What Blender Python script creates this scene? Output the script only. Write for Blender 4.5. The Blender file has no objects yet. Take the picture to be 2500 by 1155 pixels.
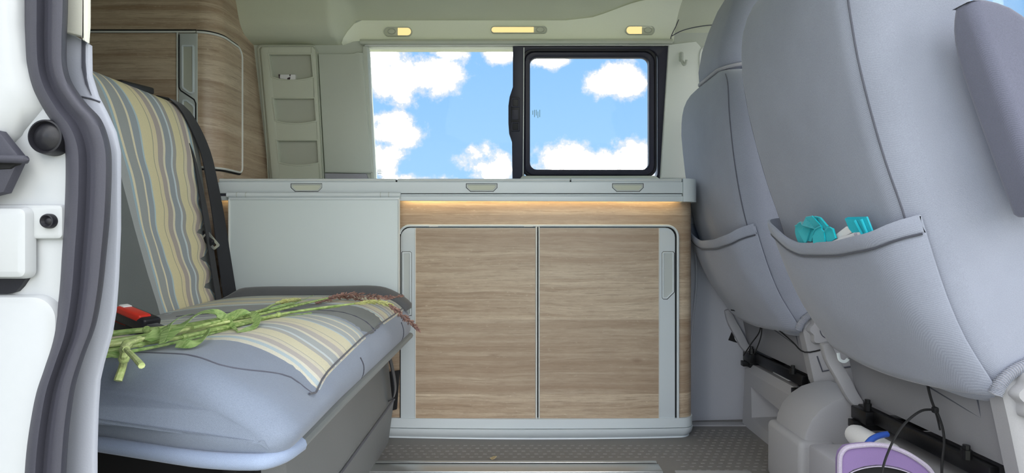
import bpy, bmesh, math, random
from mathutils import Vector, Matrix
random.seed(7)
S = bpy.context.scene
COL = S.collection
F = 1420.0            # focal length in pixels of the 2500 px wide frame
H = 0.66              # eye height above the van floor

# ------------------------------------------------------------------ camera
cam_d = bpy.data.cameras.new('camera')
cam_d.sensor_width = 36.0
cam_d.lens = F / 2500.0 * 36.0
cam_d.clip_start = 0.02
cam_d.clip_end = 500
cam = bpy.data.objects.new('camera', cam_d)
cam.location = (0, 0, H)
cam.rotation_euler = (math.radians(90), 0, 0)
COL.objects.link(cam)
S.camera = cam

# ------------------------------------------------------------------ colour management
S.view_settings.view_transform = 'Standard'
S.view_settings.look = 'None'
S.view_settings.gamma = 1.0
S.view_settings.use_curve_mapping = False
S.view_settings.exposure = 1.0
S.cycles.max_bounces = 10
S.cycles.diffuse_bounces = 7
S.cycles.use_denoising = True


def lin(c):
    return tuple(((v / 255.0) / 12.92 if v / 255.0 <= 0.04045 else ((v / 255.0 + 0.055) / 1.055) ** 2.4) for v in c)


# ------------------------------------------------------------------ node helpers
class NT:
    def __init__(self, tree):
        self.t = tree
        tree.nodes.clear()

    def n(self, typ, **kw):
        nd = self.t.nodes.new(typ)
        for k, v in kw.items():
            if k.startswith('i_'):
                key = k[2:]
                nd.inputs[int(key) if key.isdigit() else key].default_value = v
            else:
                setattr(nd, k, v)
        return nd

    def l(self, a, b):
        self.t.links.new(a, b)

    def put(self, sock, v):
        if isinstance(v, bpy.types.NodeSocket):
            self.l(v, sock)
        else:
            sock.default_value = v

    def m(self, op, a, b=None, c=None, clamp=False):
        nd = self.n('ShaderNodeMath', operation=op)
        nd.use_clamp = clamp
        self.put(nd.inputs[0], a)
        if b is not None:
            self.put(nd.inputs[1], b)
        if c is not None:
            self.put(nd.inputs[2], c)
        return nd.outputs[0]

    def mix(self, f, a, b, mode='MIX'):
        nd = self.n('ShaderNodeMix', data_type='RGBA', blend_type=mode)
        self.put(nd.inputs['Factor'], f)
        for i, v in ((6, a), (7, b)):
            if isinstance(v, (tuple, list)) and len(v) == 3:
                v = (*v, 1)
            self.put(nd.inputs[i], v)
        return nd.outputs[2]

    def rng(self, v, a, b, c=0.0, d=1.0, smooth=True):
        nd = self.n('ShaderNodeMapRange')
        nd.interpolation_type = 'SMOOTHSTEP' if smooth else 'LINEAR'
        self.put(nd.inputs[0], v)
        nd.inputs[1].default_value = a
        nd.inputs[2].default_value = b
        nd.inputs[3].default_value = c
        nd.inputs[4].default_value = d
        return nd.outputs[0]

    def noise(self, vec, scale, detail=3.0, rough=0.55):
        nd = self.n('ShaderNodeTexNoise')
        if vec is not None:
            self.l(vec, nd.inputs['Vector'])
        nd.inputs['Scale'].default_value = scale
        nd.inputs['Detail'].default_value = detail
        nd.inputs['Roughness'].default_value = rough
        return nd.outputs['Fac']

    def comb(self, x, y, z):
        nd = self.n('ShaderNodeCombineXYZ')
        for i, v in enumerate((x, y, z)):
            self.put(nd.inputs[i], v)
        return nd.outputs[0]

    def sep(self, v):
        nd = self.n('ShaderNodeSeparateXYZ')
        self.l(v, nd.inputs[0])
        return nd.outputs


# ------------------------------------------------------------------ sky (one dome for view and light)
SKY_GAIN = 1.0
CLOUD_GAIN = 3.3      # sunlit cloud over the rest of the sky
CLOUD_VIEW = 6.5      # the clouds on the sun's side, seen through the window
world = bpy.data.worlds.new('sky')
S.world = world
world.use_nodes = True
w = NT(world.node_tree)
d = w.n('ShaderNodeTexCoord').outputs['Generated']
dx, dy, dz = w.sep(d)
big = w.noise(d, 2.3, 6.0, 0.58)
fine = w.noise(d, 11.0, 7.0, 0.62)
puff = w.noise(d, 26.0, 6.0, 0.68)
# clouds seen through the window: soft ellipses round these directions (pixel of the photo, half sizes in pixels)
blobs = [(950, 190, 92, 66), (1065, 185, 76, 58), (925, 125, 70, 36), (1095, 128, 56, 20), (955, 310, 70, 40), (925, 395, 56, 42),
         (1200, 412, 66, 46), (1225, 128, 42, 26), (1345, 146, 55, 24), (1500, 195, 78, 38), (1360, 395, 80, 52), (1440, 412, 90, 46),
         (1560, 390, 64, 50), (1010, 452, 130, 26)]
acc = None
for (px, py, rx, ry) in blobs:
    v = Vector(((px - 1250) / F, 1, (577.5 - py) / F)).normalized()
    k = v.y
    ex = w.m('MULTIPLY', w.m('SUBTRACT', dx, v.x), F / rx / k)
    ez = w.m('MULTIPLY', w.m('SUBTRACT', dz, v.z), F / ry / k)
    r2 = w.m('ADD', w.m('MULTIPLY', ex, ex), w.m('MULTIPLY', ez, ez))
    f = w.m('SUBTRACT', 1.0, w.m('SQRT', r2))
    acc = f if acc is None else w.m('MAXIMUM', acc, f)
edge = w.m('ADD', w.m('MULTIPLY', w.m('SUBTRACT', fine, 0.5), 2.5), w.m('MULTIPLY', w.m('SUBTRACT', puff, 0.5), 2.0))
gate = w.rng(dy, 0.5, 0.6)
field = w.m('ADD', acc, edge)
view_m = w.m('MULTIPLY', w.rng(field, -0.20, 0.42), gate)
view_core = w.m('MULTIPLY', w.rng(field, 0.22, 1.0), gate)
front = w.rng(dy, 0.55, 0.80)
gfield = w.m('ADD', big, w.m('MULTIPLY', w.m('SUBTRACT', fine, 0.5), 0.35))
off = w.m('SUBTRACT', 1.0, front)
gen_m = w.m('MULTIPLY', w.rng(gfield, 0.43, 0.56), off)
gen_core = w.m('MULTIPLY', w.rng(gfield, 0.46, 0.62), off)
blue = w.mix(w.rng(dz, 0.0, 0.45), (0.205, 0.36, 0.52), (0.120, 0.275, 0.52))
blue_h = w.mix(w.rng(dz, -0.05, 0.0), (0.32, 0.33, 0.30), blue)
veil = w.mix(w.m('MAXIMUM', view_m, gen_m), blue_h, (0.47, 0.48, 0.49))
core = w.m('ADD', w.m('MULTIPLY', view_core, CLOUD_VIEW), w.m('MULTIPLY', gen_core, CLOUD_GAIN))
glow = w.mix(core, (0, 0, 0), (1.0, 0.985, 0.95))
glow.node.clamp_factor = False
skyc = w.mix(1.0, veil, glow, 'ADD')
bg = w.n('ShaderNodeBackground')
w.l(skyc, bg.inputs[0])
bg.inputs[1].default_value = SKY_GAIN
w.l(bg.outputs[0], w.n('ShaderNodeOutputWorld').inputs[0])

# ------------------------------------------------------------------ sun (high, from beyond the far side of the van)
sun_d = bpy.data.lights.new('sun', 'SUN')
sun_d.energy = 4.0
sun_d.angle = math.radians(0.6)
sun_d.color = (1.0, 0.95, 0.87)
sun = bpy.data.objects.new('sun', sun_d)
sun.rotation_euler = Vector((-0.22, -0.30, -1.0)).to_track_quat('-Z', 'Y').to_euler()
sun.location = (3, 6, 12)
COL.objects.link(sun)


# ------------------------------------------------------------------ materials
def principled(nt, rough, spec=0.5, metal=0.0):
    b = nt.n('ShaderNodeBsdfPrincipled')
    b.inputs['Roughness'].default_value = rough
    b.inputs['Metallic'].default_value = metal
    if 'Specular IOR Level' in b.inputs:
        b.inputs['Specular IOR Level'].default_value = spec
    nt.l(b.outputs[0], nt.n('ShaderNodeOutputMaterial').inputs[0])
    return b


def bump(nt, b, h, strength, dist):
    bn = nt.n('ShaderNodeBump')
    bn.inputs['Strength'].default_value = strength
    bn.inputs['Distance'].default_value = dist
    nt.l(h, bn.inputs['Height'])
    nt.l(bn.outputs[0], b.inputs['Normal'])


def new_mat(name):
    m = bpy.data.materials.new(name)
    m.use_nodes = True
    return m, NT(m.node_tree)


def plastic(name, c, rough=0.5, var=0.06, scale=500, bmp=0.15, spec=0.4, metal=0.0, dist=0.0006):
    m, nt = new_mat(name)
    b = principled(nt, rough, spec, metal)
    o = nt.n('ShaderNodeTexCoord').outputs['Object']
    n1 = nt.noise(o, scale, 2.0)
    n2 = nt.noise(o, 6.0, 3.0)
    c = lin(c)
    f = nt.m('ADD', nt.m('MULTIPLY', n1, 0.6), nt.m('MULTIPLY', n2, 0.4))
    nt.l(nt.mix(f, tuple(v * (1 - var) for v in c), tuple(min(1, v * (1 + var)) for v in c)), b.inputs['Base Color'])
    if bmp:
        bump(nt, b, n1, bmp, dist)
    return m


def fabric(name, c, var=0.16, twill=True, scale=1.0, rough=0.95):
    m, nt = new_mat(name)
    b = principled(nt, rough, 0.15)
    if 'Sheen Weight' in b.inputs:
        b.inputs['Sheen Weight'].default_value = 0.25
        b.inputs['Sheen Roughness'].default_value = 0.5
    o = nt.n('ShaderNodeTexCoord').outputs['Object']
    x, y, z = nt.sep(o)
    n1 = nt.noise(o, 700 * scale, 2.0)
    n2 = nt.noise(o, 9.0, 4.0)
    c = lin(c)
    f = nt.m('ADD', nt.m('MULTIPLY', n1, 0.65), nt.m('MULTIPLY', n2, 0.35))
    if twill:
        t = nt.m('SINE', nt.m('MULTIPLY', nt.m('ADD', nt.m('ADD', x, y), nt.m('MULTIPLY', z, 1.2)), 2300.0 * scale))
        f = nt.m('ADD', f, nt.m('MULTIPLY', t, 0.12))
    nt.l(nt.mix(nt.rng(f, 0.2, 0.8, smooth=False), tuple(v * (1 - var) for v in c), tuple(min(1, v * (1 + var)) for v in c)), b.inputs['Base Color'])
    bump(nt, b, f, 0.25, 0.0008)
    return m


def wood_mat(name):
    m, nt = new_mat(name)
    b = principled(nt, 0.36, 0.5)
    o = nt.n('ShaderNodeTexCoord').outputs['Object']
    x, y, z = nt.sep(o)
    u = nt.m('ADD', x, y)
    # boards of the printed laminate: rows of different height with their own offset
    row = nt.m('FLOOR', nt.m('ADD', nt.m('MULTIPLY', z, 8.5), nt.m('MULTIPLY', nt.noise(nt.comb(0.0, 0.0, z), 3.0, 1.0), 1.5)))
    wn = nt.n('ShaderNodeTexWhiteNoise', noise_dimensions='1D')
    nt.l(row, wn.inputs['W'])
    tone = wn.outputs['Value']
    uo = nt.m('ADD', u, nt.m('MULTIPLY', tone, 7.0))
    bend = nt.m('MULTIPLY', nt.m('SUBTRACT', nt.noise(nt.comb(nt.m('MULTIPLY', uo, 2.2), nt.m('MULTIPLY', z, 6.0), 0.0), 1.0, 2.0), 0.5), 0.035)
    zz = nt.m('ADD', z, bend)
    broad = nt.noise(nt.comb(nt.m('MULTIPLY', uo, 0.9), nt.m('MULTIPLY', zz, 34.0), tone), 1.0, 6.0, 0.62)
    streak = nt.noise(nt.comb(nt.m('MULTIPLY', uo, 7.0), nt.m('MULTIPLY', zz, 230.0), tone), 1.0, 4.0, 0.65)
    pores = nt.noise(nt.comb(nt.m('MULTIPLY', uo, 30.0), nt.m('MULTIPLY', zz, 600.0), 0.0), 1.0, 2.0, 0.5)
    mott = nt.noise(nt.comb(nt.m('MULTIPLY', uo, 14.0), nt.m('MULTIPLY', zz, 60.0), tone), 1.0, 5.0, 0.7)
    fleck = nt.noise(nt.comb(nt.m('MULTIPLY', uo, 55.0), nt.m('MULTIPLY', zz, 150.0), tone), 1.0, 3.0, 0.6)
    base = nt.mix(nt.rng(broad, 0.25, 0.75), lin((160, 136, 112)), lin((212, 196, 172)))
    base = nt.mix(nt.rng(mott, 0.35, 0.75, 0.0, 0.35), base, lin((146, 122, 100)))
    base = nt.mix(nt.m('MULTIPLY', nt.rng(streak, 0.50, 0.68), 0.50), base, lin((124, 102, 82)))
    base = nt.mix(nt.m('MULTIPLY', nt.rng(pores, 0.58, 0.72), 0.38), base, lin((106, 86, 70)))
    base = nt.mix(nt.m('MULTIPLY', nt.rng(pores, 0.40, 0.26), 0.30), base, lin((228, 214, 190)))
    base = nt.mix(nt.m('MULTIPLY', nt.rng(fleck, 0.62, 0.74), 0.35), base, lin((228, 214, 188)))
    base = nt.mix(nt.rng(tone, 0.25, 1.0, 0.0, 0.52, smooth=False), base, lin((144, 121, 100)))
    # small knots
    vo = nt.n('ShaderNodeTexVoronoi')
    nt.l(nt.comb(nt.m('MULTIPLY', uo, 3.2), nt.m('MULTIPLY', zz, 7.0), 0.0), vo.inputs['Vector'])
    vo.inputs['Scale'].default_value = 1.0
    knot = nt.rng(vo.outputs['Distance'], 0.09, 0.0)
    base = nt.mix(nt.m('MULTIPLY', knot, 0.5), base, lin((110, 80, 58)))
    nt.l(base, b.inputs['Base Color'])
    bump(nt, b, nt.m('ADD', streak, pores), 0.18, 0.0005)
    return m


GREY = (150, 156, 158)
STRIPES = [(.07, GREY), (.02, (150, 182, 198)), (.022, (232, 222, 186)), (.085, (146, 152, 152)), (.02, (236, 226, 192)), (.06, (140, 152, 162)),
           (.012, (176, 204, 216)), (.10, (230, 218, 168)), (.008, (150, 150, 120)), (.045, (230, 216, 172)), (.06, (174, 160, 152)), (.024, (236, 228, 198)),
           (.07, (144, 154, 162)), (.022, (206, 220, 226)), (.04, (158, 156, 152)), (.095, (232, 220, 170)), (.008, (150, 150, 120)), (.035, (228, 216, 180)),
           (.055, (176, 160, 154)), (.03, (234, 226, 200)), (.035, (160, 190, 206)), (.03, (226, 218, 192))]


def stripe_mat(name, dim=1.0, flip=False, pale=0.0):
    m, nt = new_mat(name)
    b = principled(nt, 0.95, 0.12)
    uv = nt.n('ShaderNodeTexCoord').outputs['UV']
    o = nt.n('ShaderNodeTexCoord').outputs['Object']
    u, v, _ = nt.sep(uv)
    wob = nt.m('ADD', nt.m('MULTIPLY', nt.m('SINE', nt.m('ADD', nt.m('MULTIPLY', v, 21.0), nt.m('MULTIPLY', u, 3.0))), 0.018),
               nt.m('MULTIPLY', nt.m('SINE', nt.m('ADD', nt.m('MULTIPLY', v, 9.0), nt.m('MULTIPLY', u, -4.0))), 0.022))
    fade = nt.m('MULTIPLY', u, nt.m('SUBTRACT', 1.0, u))
    uu = nt.m('ADD', u, nt.m('MULTIPLY', nt.m('MULTIPLY', wob, fade), 4.0))
    r = nt.n('ShaderNodeValToRGB')
    r.color_ramp.interpolation = 'CONSTANT'
    tot = sum(a for a, _ in STRIPES)
    pos = 0
    seq = STRIPES[::-1] if flip else STRIPES
    els = r.color_ramp.elements
    for i, (a, c) in enumerate(seq):
        if i == 0:
            e = els[0]
            e.position = 0
        elif i == 1:
            e = els[1]
            e.position = pos / tot
        else:
            e = els.new(pos / tot)
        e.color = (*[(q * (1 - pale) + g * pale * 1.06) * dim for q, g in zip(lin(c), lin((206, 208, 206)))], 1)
        pos += a
    nt.l(uu, r.inputs[0])
    n1 = nt.noise(o, 800, 2.0)
    nt.l(nt.mix(nt.rng(n1, 0.3, 0.7, 0.0, 0.22, smooth=False), r.outputs[0], (0.25, 0.24, 0.22)), b.inputs['Base Color'])
    bump(nt, b, n1, 0.25, 0.0006)
    return m


def glass_mat(name, tint=(1, 1, 1)):
    m, nt = new_mat(name)
    tr = nt.n('ShaderNodeBsdfTransparent')
    tr.inputs[0].default_value = (*tint, 1)
    gl = nt.n('ShaderNodeBsdfGlossy')
    gl.inputs['Roughness'].default_value = 0.02
    fr = nt.n('ShaderNodeFresnel')
    fr.inputs[0].default_value = 1.25
    mx = nt.n('ShaderNodeMixShader')
    nt.l(fr.outputs[0], mx.inputs[0])
    nt.l(tr.outputs[0], mx.inputs[1])
    nt.l(gl.outputs[0], mx.inputs[2])
    nt.l(mx.outputs[0], nt.n('ShaderNodeOutputMaterial').inputs[0])
    return m


def emit_mat(name, c, s):
    m, nt = new_mat(name)
    e = nt.n('ShaderNodeEmission')
    e.inputs[0].default_value = (*c, 1)
    e.inputs[1].default_value = s
    nt.l(e.outputs[0], nt.n('ShaderNodeOutputMaterial').inputs[0])
    return m


def grass_mat(name, a, b_):
    m, nt = new_mat(name)
    b = principled(nt, 0.5, 0.35)
    o = nt.n('ShaderNodeTexCoord').outputs['Object']
    x, y, z = nt.sep(o)
    n = nt.noise(nt.comb(nt.m('MULTIPLY', nt.m('ADD', x, y), 30.0), nt.m('MULTIPLY', nt.m('SUBTRACT', x, y), 160.0), nt.m('MULTIPLY', z, 120.0)), 1.0, 3.0)
    nt.l(nt.mix(nt.rng(n, 0.3, 0.7), lin(a), lin(b_)), b.inputs['Base Color'])
    return m


M = {}
M['wood'] = wood_mat('oak laminate')
M['headliner'] = plastic('headliner felt', (202, 206, 186), 0.95, 0.07, 420, 0.3, 0.1)
M['header'] = plastic('lit header band tone', (240, 244, 224), 0.85, 0.05, 420, 0.25, 0.1)  # paler than the darkened headliner: the band's stronger light is put into colour
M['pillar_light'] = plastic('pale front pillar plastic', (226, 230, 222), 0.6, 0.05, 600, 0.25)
M['pillar'] = plastic('light trim plastic', (190, 195, 184), 0.6, 0.05, 600, 0.25)
M['organizer'] = plastic('grey organiser plastic', (192, 196, 180), 0.6, 0.05, 600, 0.25)
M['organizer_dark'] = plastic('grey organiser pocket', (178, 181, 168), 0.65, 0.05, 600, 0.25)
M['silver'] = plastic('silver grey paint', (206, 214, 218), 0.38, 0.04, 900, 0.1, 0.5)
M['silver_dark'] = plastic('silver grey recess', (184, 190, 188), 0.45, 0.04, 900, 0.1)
M['table'] = plastic('table laminate grey', (206, 216, 218), 0.45, 0.05, 900, 0.12, 0.4)
M['metal'] = plastic('brushed aluminium', (205, 208, 208), 0.32, 0.05, 300, 0.08, 0.5, 0.85)
M['edge'] = plastic('pale edge strip', (214, 216, 212), 0.35, 0.03, 400, 0.0)
M['gap'] = plastic('shadow gap black', (22, 22, 24), 0.8, 0.05, 300, 0.0)
M['black'] = plastic('black plastic', (30, 30, 36), 0.42, 0.1, 400, 0.2)
M['black_metal'] = plastic('black painted steel', (16, 16, 18), 0.35, 0.15, 200, 0.2)
M['frame'] = plastic('window frame black', (46, 46, 60), 0.42, 0.08, 400, 0.15)
M['rubber'] = plastic('seal rubber', (64, 64, 74), 0.55, 0.14, 500, 0.3, 0.4)
M['jambtrim'] = plastic('grey jamb trim', (174, 178, 190), 0.5, 0.05, 500, 0.2)
M['creamtrim'] = plastic('cream pillar trim', (228, 228, 216), 0.5, 0.04, 500, 0.15)
M['paint'] = plastic('white car paint', (184, 187, 190), 0.26, 0.02, 100, 0.0, 0.3)
M['floor'] = plastic('floor vinyl grey', (120, 118, 117), 0.6, 0.14, 350, 0.4, 0.35)
M['tread'] = plastic('floor vinyl tread', (124, 122, 121), 0.45, 0.1, 350, 0.2, 0.5)
M['dark_panel'] = plastic('dark grey trim panel', (156, 156, 163), 0.62, 0.1, 450, 0.35, 0.3)
M['bench_base'] = plastic('bench base grey', (128, 130, 131), 0.62, 0.1, 450, 0.35, 0.3)
M['side_trim'] = plastic('side trim grey', (186, 187, 194), 0.62, 0.1, 450, 0.35, 0.3)
M['shell_plastic'] = plastic('seat shell plastic', (134, 134, 139), 0.55, 0.08, 450, 0.35, 0.35)
M['seat_plastic'] = plastic('seat base plastic', (160, 160, 164), 0.55, 0.08, 450, 0.35, 0.35)
M['seat_fabric'] = fabric('front seat fabric', (146, 151, 166), 0.2)
M['seat_fabric_dark'] = fabric('armrest fabric', (112, 114, 132), 0.2)
M['hem'] = fabric('overlocked hem', (168, 168, 176), 0.25)
M['bench'] = fabric('bench fabric blue grey', (132, 142, 160), 0.2)
M['bench_top'] = fabric('bench fabric grey', (104, 109, 109), 0.16)
M['bench_dark'] = fabric('bench fabric dark', (92, 93, 96), 0.14)
M['piping'] = fabric('bench piping', (150, 164, 190), 0.14)
M['seat_seam'] = fabric('seat seam thread', (92, 94, 106), 0.1, twill=False)
M['seam'] = fabric('seam shadow', (74, 76, 86), 0.1, twill=False)
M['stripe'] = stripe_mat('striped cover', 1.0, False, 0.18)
M['stripe_skylit'] = stripe_mat('striped seat cover', 1.0, True, 0.45)  # paler copy of the stripes, skylight on the seat painted into the colours
M['belt'] = fabric('belt webbing', (44, 45, 50), 0.3, scale=0.9)
M['teal'] = fabric('teal webbing', (20, 186, 200), 0.12)
M['teal2'] = plastic('teal packet film', (40, 178, 196), 0.4, 0.15, 120, 0.3)
M['white'] = plastic('white wrapper', (226, 226, 228), 0.5, 0.06, 200, 0.2)
M['red'] = plastic('red buckle button', (206, 48, 34), 0.4, 0.05, 200, 0.1)
M['purple'] = fabric('purple felt', (120, 100, 144), 0.14)
M['pale_felt'] = fabric('pale fuzzy rim', (160, 152, 170), 0.3)
M['blue'] = plastic('blue plastic', (48, 84, 170), 0.4, 0.05, 200, 0.1)
M['grass'] = grass_mat('green grass', (118, 146, 78), (178, 196, 128))
M['grass_pale'] = grass_mat('pale grass', (176, 194, 124), (212, 220, 160))
M['leaf'] = grass_mat('grass blade', (110, 142, 76), (164, 186, 122))
M['seed'] = grass_mat('plum seed head', (112, 84, 82), (170, 136, 122))
M['seed_green'] = grass_mat('green seed head', (150, 152, 90), (198, 200, 140))
M['dry'] = grass_mat('dry leaf', (150, 132, 100), (190, 176, 140))
M['glass'] = glass_mat('window glass')
M['stamp'] = plastic('glass stamp print', (120, 160, 165), 0.6, 0.02, 100, 0.0)
M['lamp'] = emit_mat('warm lamp lens', (1.0, 0.70, 0.30), 0.62)
M['led'] = emit_mat('warm led strip', (1.0, 0.73, 0.36), 9.0)
M['ground'] = plastic('pale paving outside', (132, 134, 124), 0.9, 0.15, 20, 0.2)
M['foil'] = plastic('foil print dark', (70, 60, 66), 0.3, 0.4, 60, 0.0)


# ------------------------------------------------------------------ mesh helpers
def P(px, py, Y):
    return Vector(((px - 1250) / F * Y, Y, H + (577.5 - py) / F * Y))


def Wp(px, py, off=0.0):
    """point of the leaning far wall (or parallel to it, off metres into the cabin if negative)"""
    k = (577.5 - py) / F
    z = k * (2.407 + off) / (1 + 0.286 * k)
    Y = 2.407 - 0.286 * z + off
    return Vector(((px - 1250) / F * Y, Y, H + z))


def seatP(px, py, zz):
    """point at world height zz that shows at this pixel"""
    Y = (H - zz) * F / (py - 577.5)
    return Vector(((px - 1250) / F * Y, Y, zz))


def link(name, bm, mat, parent=None, smooth=40.0, recalc=True):
    if recalc:
        bmesh.ops.recalc_face_normals(bm, faces=bm.faces[:])
    me = bpy.data.meshes.new(name)
    bm.to_mesh(me)
    bm.free()
    if mat is not None:
        me.materials.append(M[mat] if isinstance(mat, str) else mat)
    if smooth:
        for p in me.polygons:
            p.use_smooth = True
        me.set_sharp_from_angle(angle=math.radians(smooth))
    o = bpy.data.objects.new(name, me)
    COL.objects.link(o)
    if parent is not None:
        o.parent = parent
        if parent.type == 'EMPTY':
            o.location = -parent.location
    return o


def thing(name, label, cat, loc, group=None):
    o = bpy.data.objects.new(name, None)
    o.empty_display_size = 0.05
    o.location = loc
    COL.objects.link(o)
    tag(o, label, cat, group)
    return o


def tag(o, label, cat=None, group=None, kind=None):
    if label:
        o['label'] = label
    if cat:
        o['category'] = cat
    if group:
        o['group'] = group
    if kind:
        o['kind'] = kind
    return o


def struct(name, bm, mat, label=None, parent=None, smooth=40.0):
    o = link(name, bm, mat, parent, smooth)
    o['kind'] = 'structure'
    if label and parent is None:
        o['label'] = label
    return o


def NB():
    return bmesh.new()


def box(bm, x0, x1, y0, y1, z0, z1, bev=0.0, seg=2):
    r = bmesh.ops.create_cube(bm, size=1.0)
    vs = r['verts']
    for v in vs:
        v.co = Vector((x0 + (v.co.x + .5) * (x1 - x0), y0 + (v.co.y + .5) * (y1 - y0), z0 + (v.co.z + .5) * (z1 - z0)))
    if bev:
        es = list({e for v in vs for e in v.link_edges})
        bmesh.ops.bevel(bm, geom=es, offset=bev, segments=seg, profile=0.5, affect='EDGES')
    return bm


def rbox(bm, mat4, sx, sy, sz, bev, seg=4):
    b2 = bmesh.new()
    box(b2, -sx, sx, -sy, sy, -sz, sz, bev, seg)
    b2.transform(mat4)
    me = bpy.data.meshes.new('tmp')
    b2.to_mesh(me)
    b2.free()
    bm.from_mesh(me)
    bpy.data.meshes.remove(me)
    return bm


def rings(bm, rs, closed=True, cap0=True, cap1=True):
    vr = [[bm.verts.new(p) for p in r] for r in rs]
    n = len(vr[0])
    for a, b in zip(vr[:-1], vr[1:]):
        for i in range(n if closed else n - 1):
            j = (i + 1) % n
            bm.faces.new((a[i], a[j], b[j], b[i]))
    if cap0 and closed:
        bm.faces.new(vr[0][::-1])
    if cap1 and closed:
        bm.faces.new(vr[-1])
    return vr


def area2(poly):
    return sum(poly[i][0] * poly[(i + 1) % len(poly)][1] - poly[(i + 1) % len(poly)][0] * poly[i][1] for i in range(len(poly))) / 2


def inset(poly, dd):
    """offset polygon inwards by dd"""
    s = 1 if area2(poly) > 0 else -1
    n = len(poly)
    out = []
    for i in range(n):
        a, b, c = Vector(poly[i - 1]), Vector(poly[i]), Vector(poly[(i + 1) % n])
        e1, e2 = (b - a), (c - b)
        if e1.length < 1e-9:
            e1 = e2
        if e2.length < 1e-9:
            e2 = e1
        e1, e2 = e1.normalized(), e2.normalized()
        n1, n2 = Vector((-e1.y, e1.x)) * s, Vector((-e2.y, e2.x)) * s
        nn = n1 + n2
        if nn.length < 1e-6:
            nn = n1
        nn.normalize()
        k = max(0.4, nn.dot(n1))
        out.append(tuple(b + nn * (dd / k)))
    return out


def rr(x0, y0, x1, y1, r, n=5):
    """rounded rectangle, r one radius or four (tl, tr, br, bl in picture sense)"""
    if not isinstance(r, (tuple, list)):
        r = (r,) * 4
    pts = []
    for (cx, cy, a0, q) in ((x0, y0, 180, r[0]), (x1, y0, 270, r[1]), (x1, y1, 0, r[2]), (x0, y1, 90, r[3])):
        sx = 1 if cx == x0 else -1
        sy = 1 if cy == y0 else -1
        q = max(q, 1e-4)
        ox, oy = cx + sx * q, cy + sy * q
        for k in range(n + 1):
            a = math.radians(a0 + 90.0 * k / n)
            pts.append((ox + q * math.cos(a), oy + q * math.sin(a)))
    return pts


def plate(bm, poly, mapf, thick, bev=0.0, chamf=None):
    """poly in picture pixels, mapf(px,py) -> point of the front face; extruded thick metres away in +Y"""
    pts = [mapf(*p) for p in poly]
    back = [p + Vector((0, thick, 0)) for p in pts]
    if bev:
        k = F / pts[0].y
        ip = inset(poly, bev * k)
        front = [mapf(*p) for p in ip]
        mid = [p + Vector((0, bev, 0)) for p in pts]
        fm = [mapf(*p) + Vector((0, bev * 0.3, 0)) for p in inset(poly, bev * k * 0.3)]
        rings(bm, [back, mid, fm, front])
    else:
        rings(bm, [back, pts])
    return bm


def frame(bm, outer, inner, mapf, thick, bev=0.0):
    """picture frame between two outlines with the same number of points"""
    fo = [mapf(*p) for p in outer]
    fi = [mapf(*p) for p in inner]
    bo = [p + Vector((0, thick, 0)) for p in fo]
    bi = [p + Vector((0, thick, 0)) for p in fi]
    if bev:
        k = F / fo[0].y
        fo2 = [mapf(*p) for p in inset(outer, bev * k)]
        fi2 = [mapf(*p) for p in inset(inner, -bev * k)]
        fo = [p + Vector((0, bev, 0)) for p in fo]
        fi = [p + Vector((0, bev, 0)) for p in fi]
        rs = [bo, fo, fo2, fi2, fi, bi, bo]
    else:
        rs = [bo, fo, fi, bi, bo]
    vr = [[bm.verts.new(p) for p in r] for r in rs[:-1]]
    vr.append(vr[0])
    n = len(outer)
    for a, b in zip(vr[:-1], vr[1:]):
        for i in range(n):
            j = (i + 1) % n
            bm.faces.new((a[i], a[j], b[j], b[i]))
    return bm


def atY(Y):
    return lambda px, py: P(px, py, Y)


def onW(off):
    return lambda px, py: Wp(px, py, off)


def spline(pts, n=6):
    pts = [Vector(p) for p in pts]
    if len(pts) < 3:
        return pts
    out = []
    ext = [pts[0] * 2 - pts[1]] + pts + [pts[-1] * 2 - pts[-2]]
    for i in range(1, len(ext) - 2):
        p0, p1, p2, p3 = ext[i - 1:i + 3]
        for k in range(n):
            t = k / n
            out.append(0.5 * ((2 * p1) + (p2 - p0) * t + (2 * p0 - 5 * p1 + 4 * p2 - p3) * t * t + (3 * p1 - p0 - 3 * p2 + p3) * t ** 3))
    out.append(pts[-1])
    return out


def tube(bm, pts, r, seg=8, r1=None, flat=1.0, closed=False):
    """round (or flattened) tube through pts; r may be a function of 0..1"""
    pts = [Vector(p) for p in pts]
    n = len(pts)
    rs = []
    prev = None
    for i, p in enumerate(pts):
        if closed:
            t = (pts[(i + 1) % n] - pts[i - 1]).normalized()
        else:
            t = (pts[min(i + 1, n - 1)] - pts[max(i - 1, 0)]).normalized()
        if prev is None:
            a = Vector((0, 0, 1)) if abs(t.z) < 0.9 else Vector((0, 1, 0))
            u = t.cross(a).normalized()
        else:
            u = (prev - t * prev.dot(t)).normalized()
        prev = u
        v = t.cross(u)
        f = i / max(1, n - 1)
        rad = r(f) if callable(r) else (r if r1 is None else r + (r1 - r) * f)
        rs.append([p + (u * math.cos(2 * math.pi * k / seg) + v * math.sin(2 * math.pi * k / seg) * flat) * rad for k in range(seg)])
    if closed:
        rs.append(rs[0])
        vr = [[bm.verts.new(p) for p in r_] for r_ in rs[:-1]]
        vr.append(vr[0])
        for a, b in zip(vr[:-1], vr[1:]):
            for i in range(seg):
                j = (i + 1) % seg
                bm.faces.new((a[i], a[j], b[j], b[i]))
    else:
        rings(bm, rs)
    return bm


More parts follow.
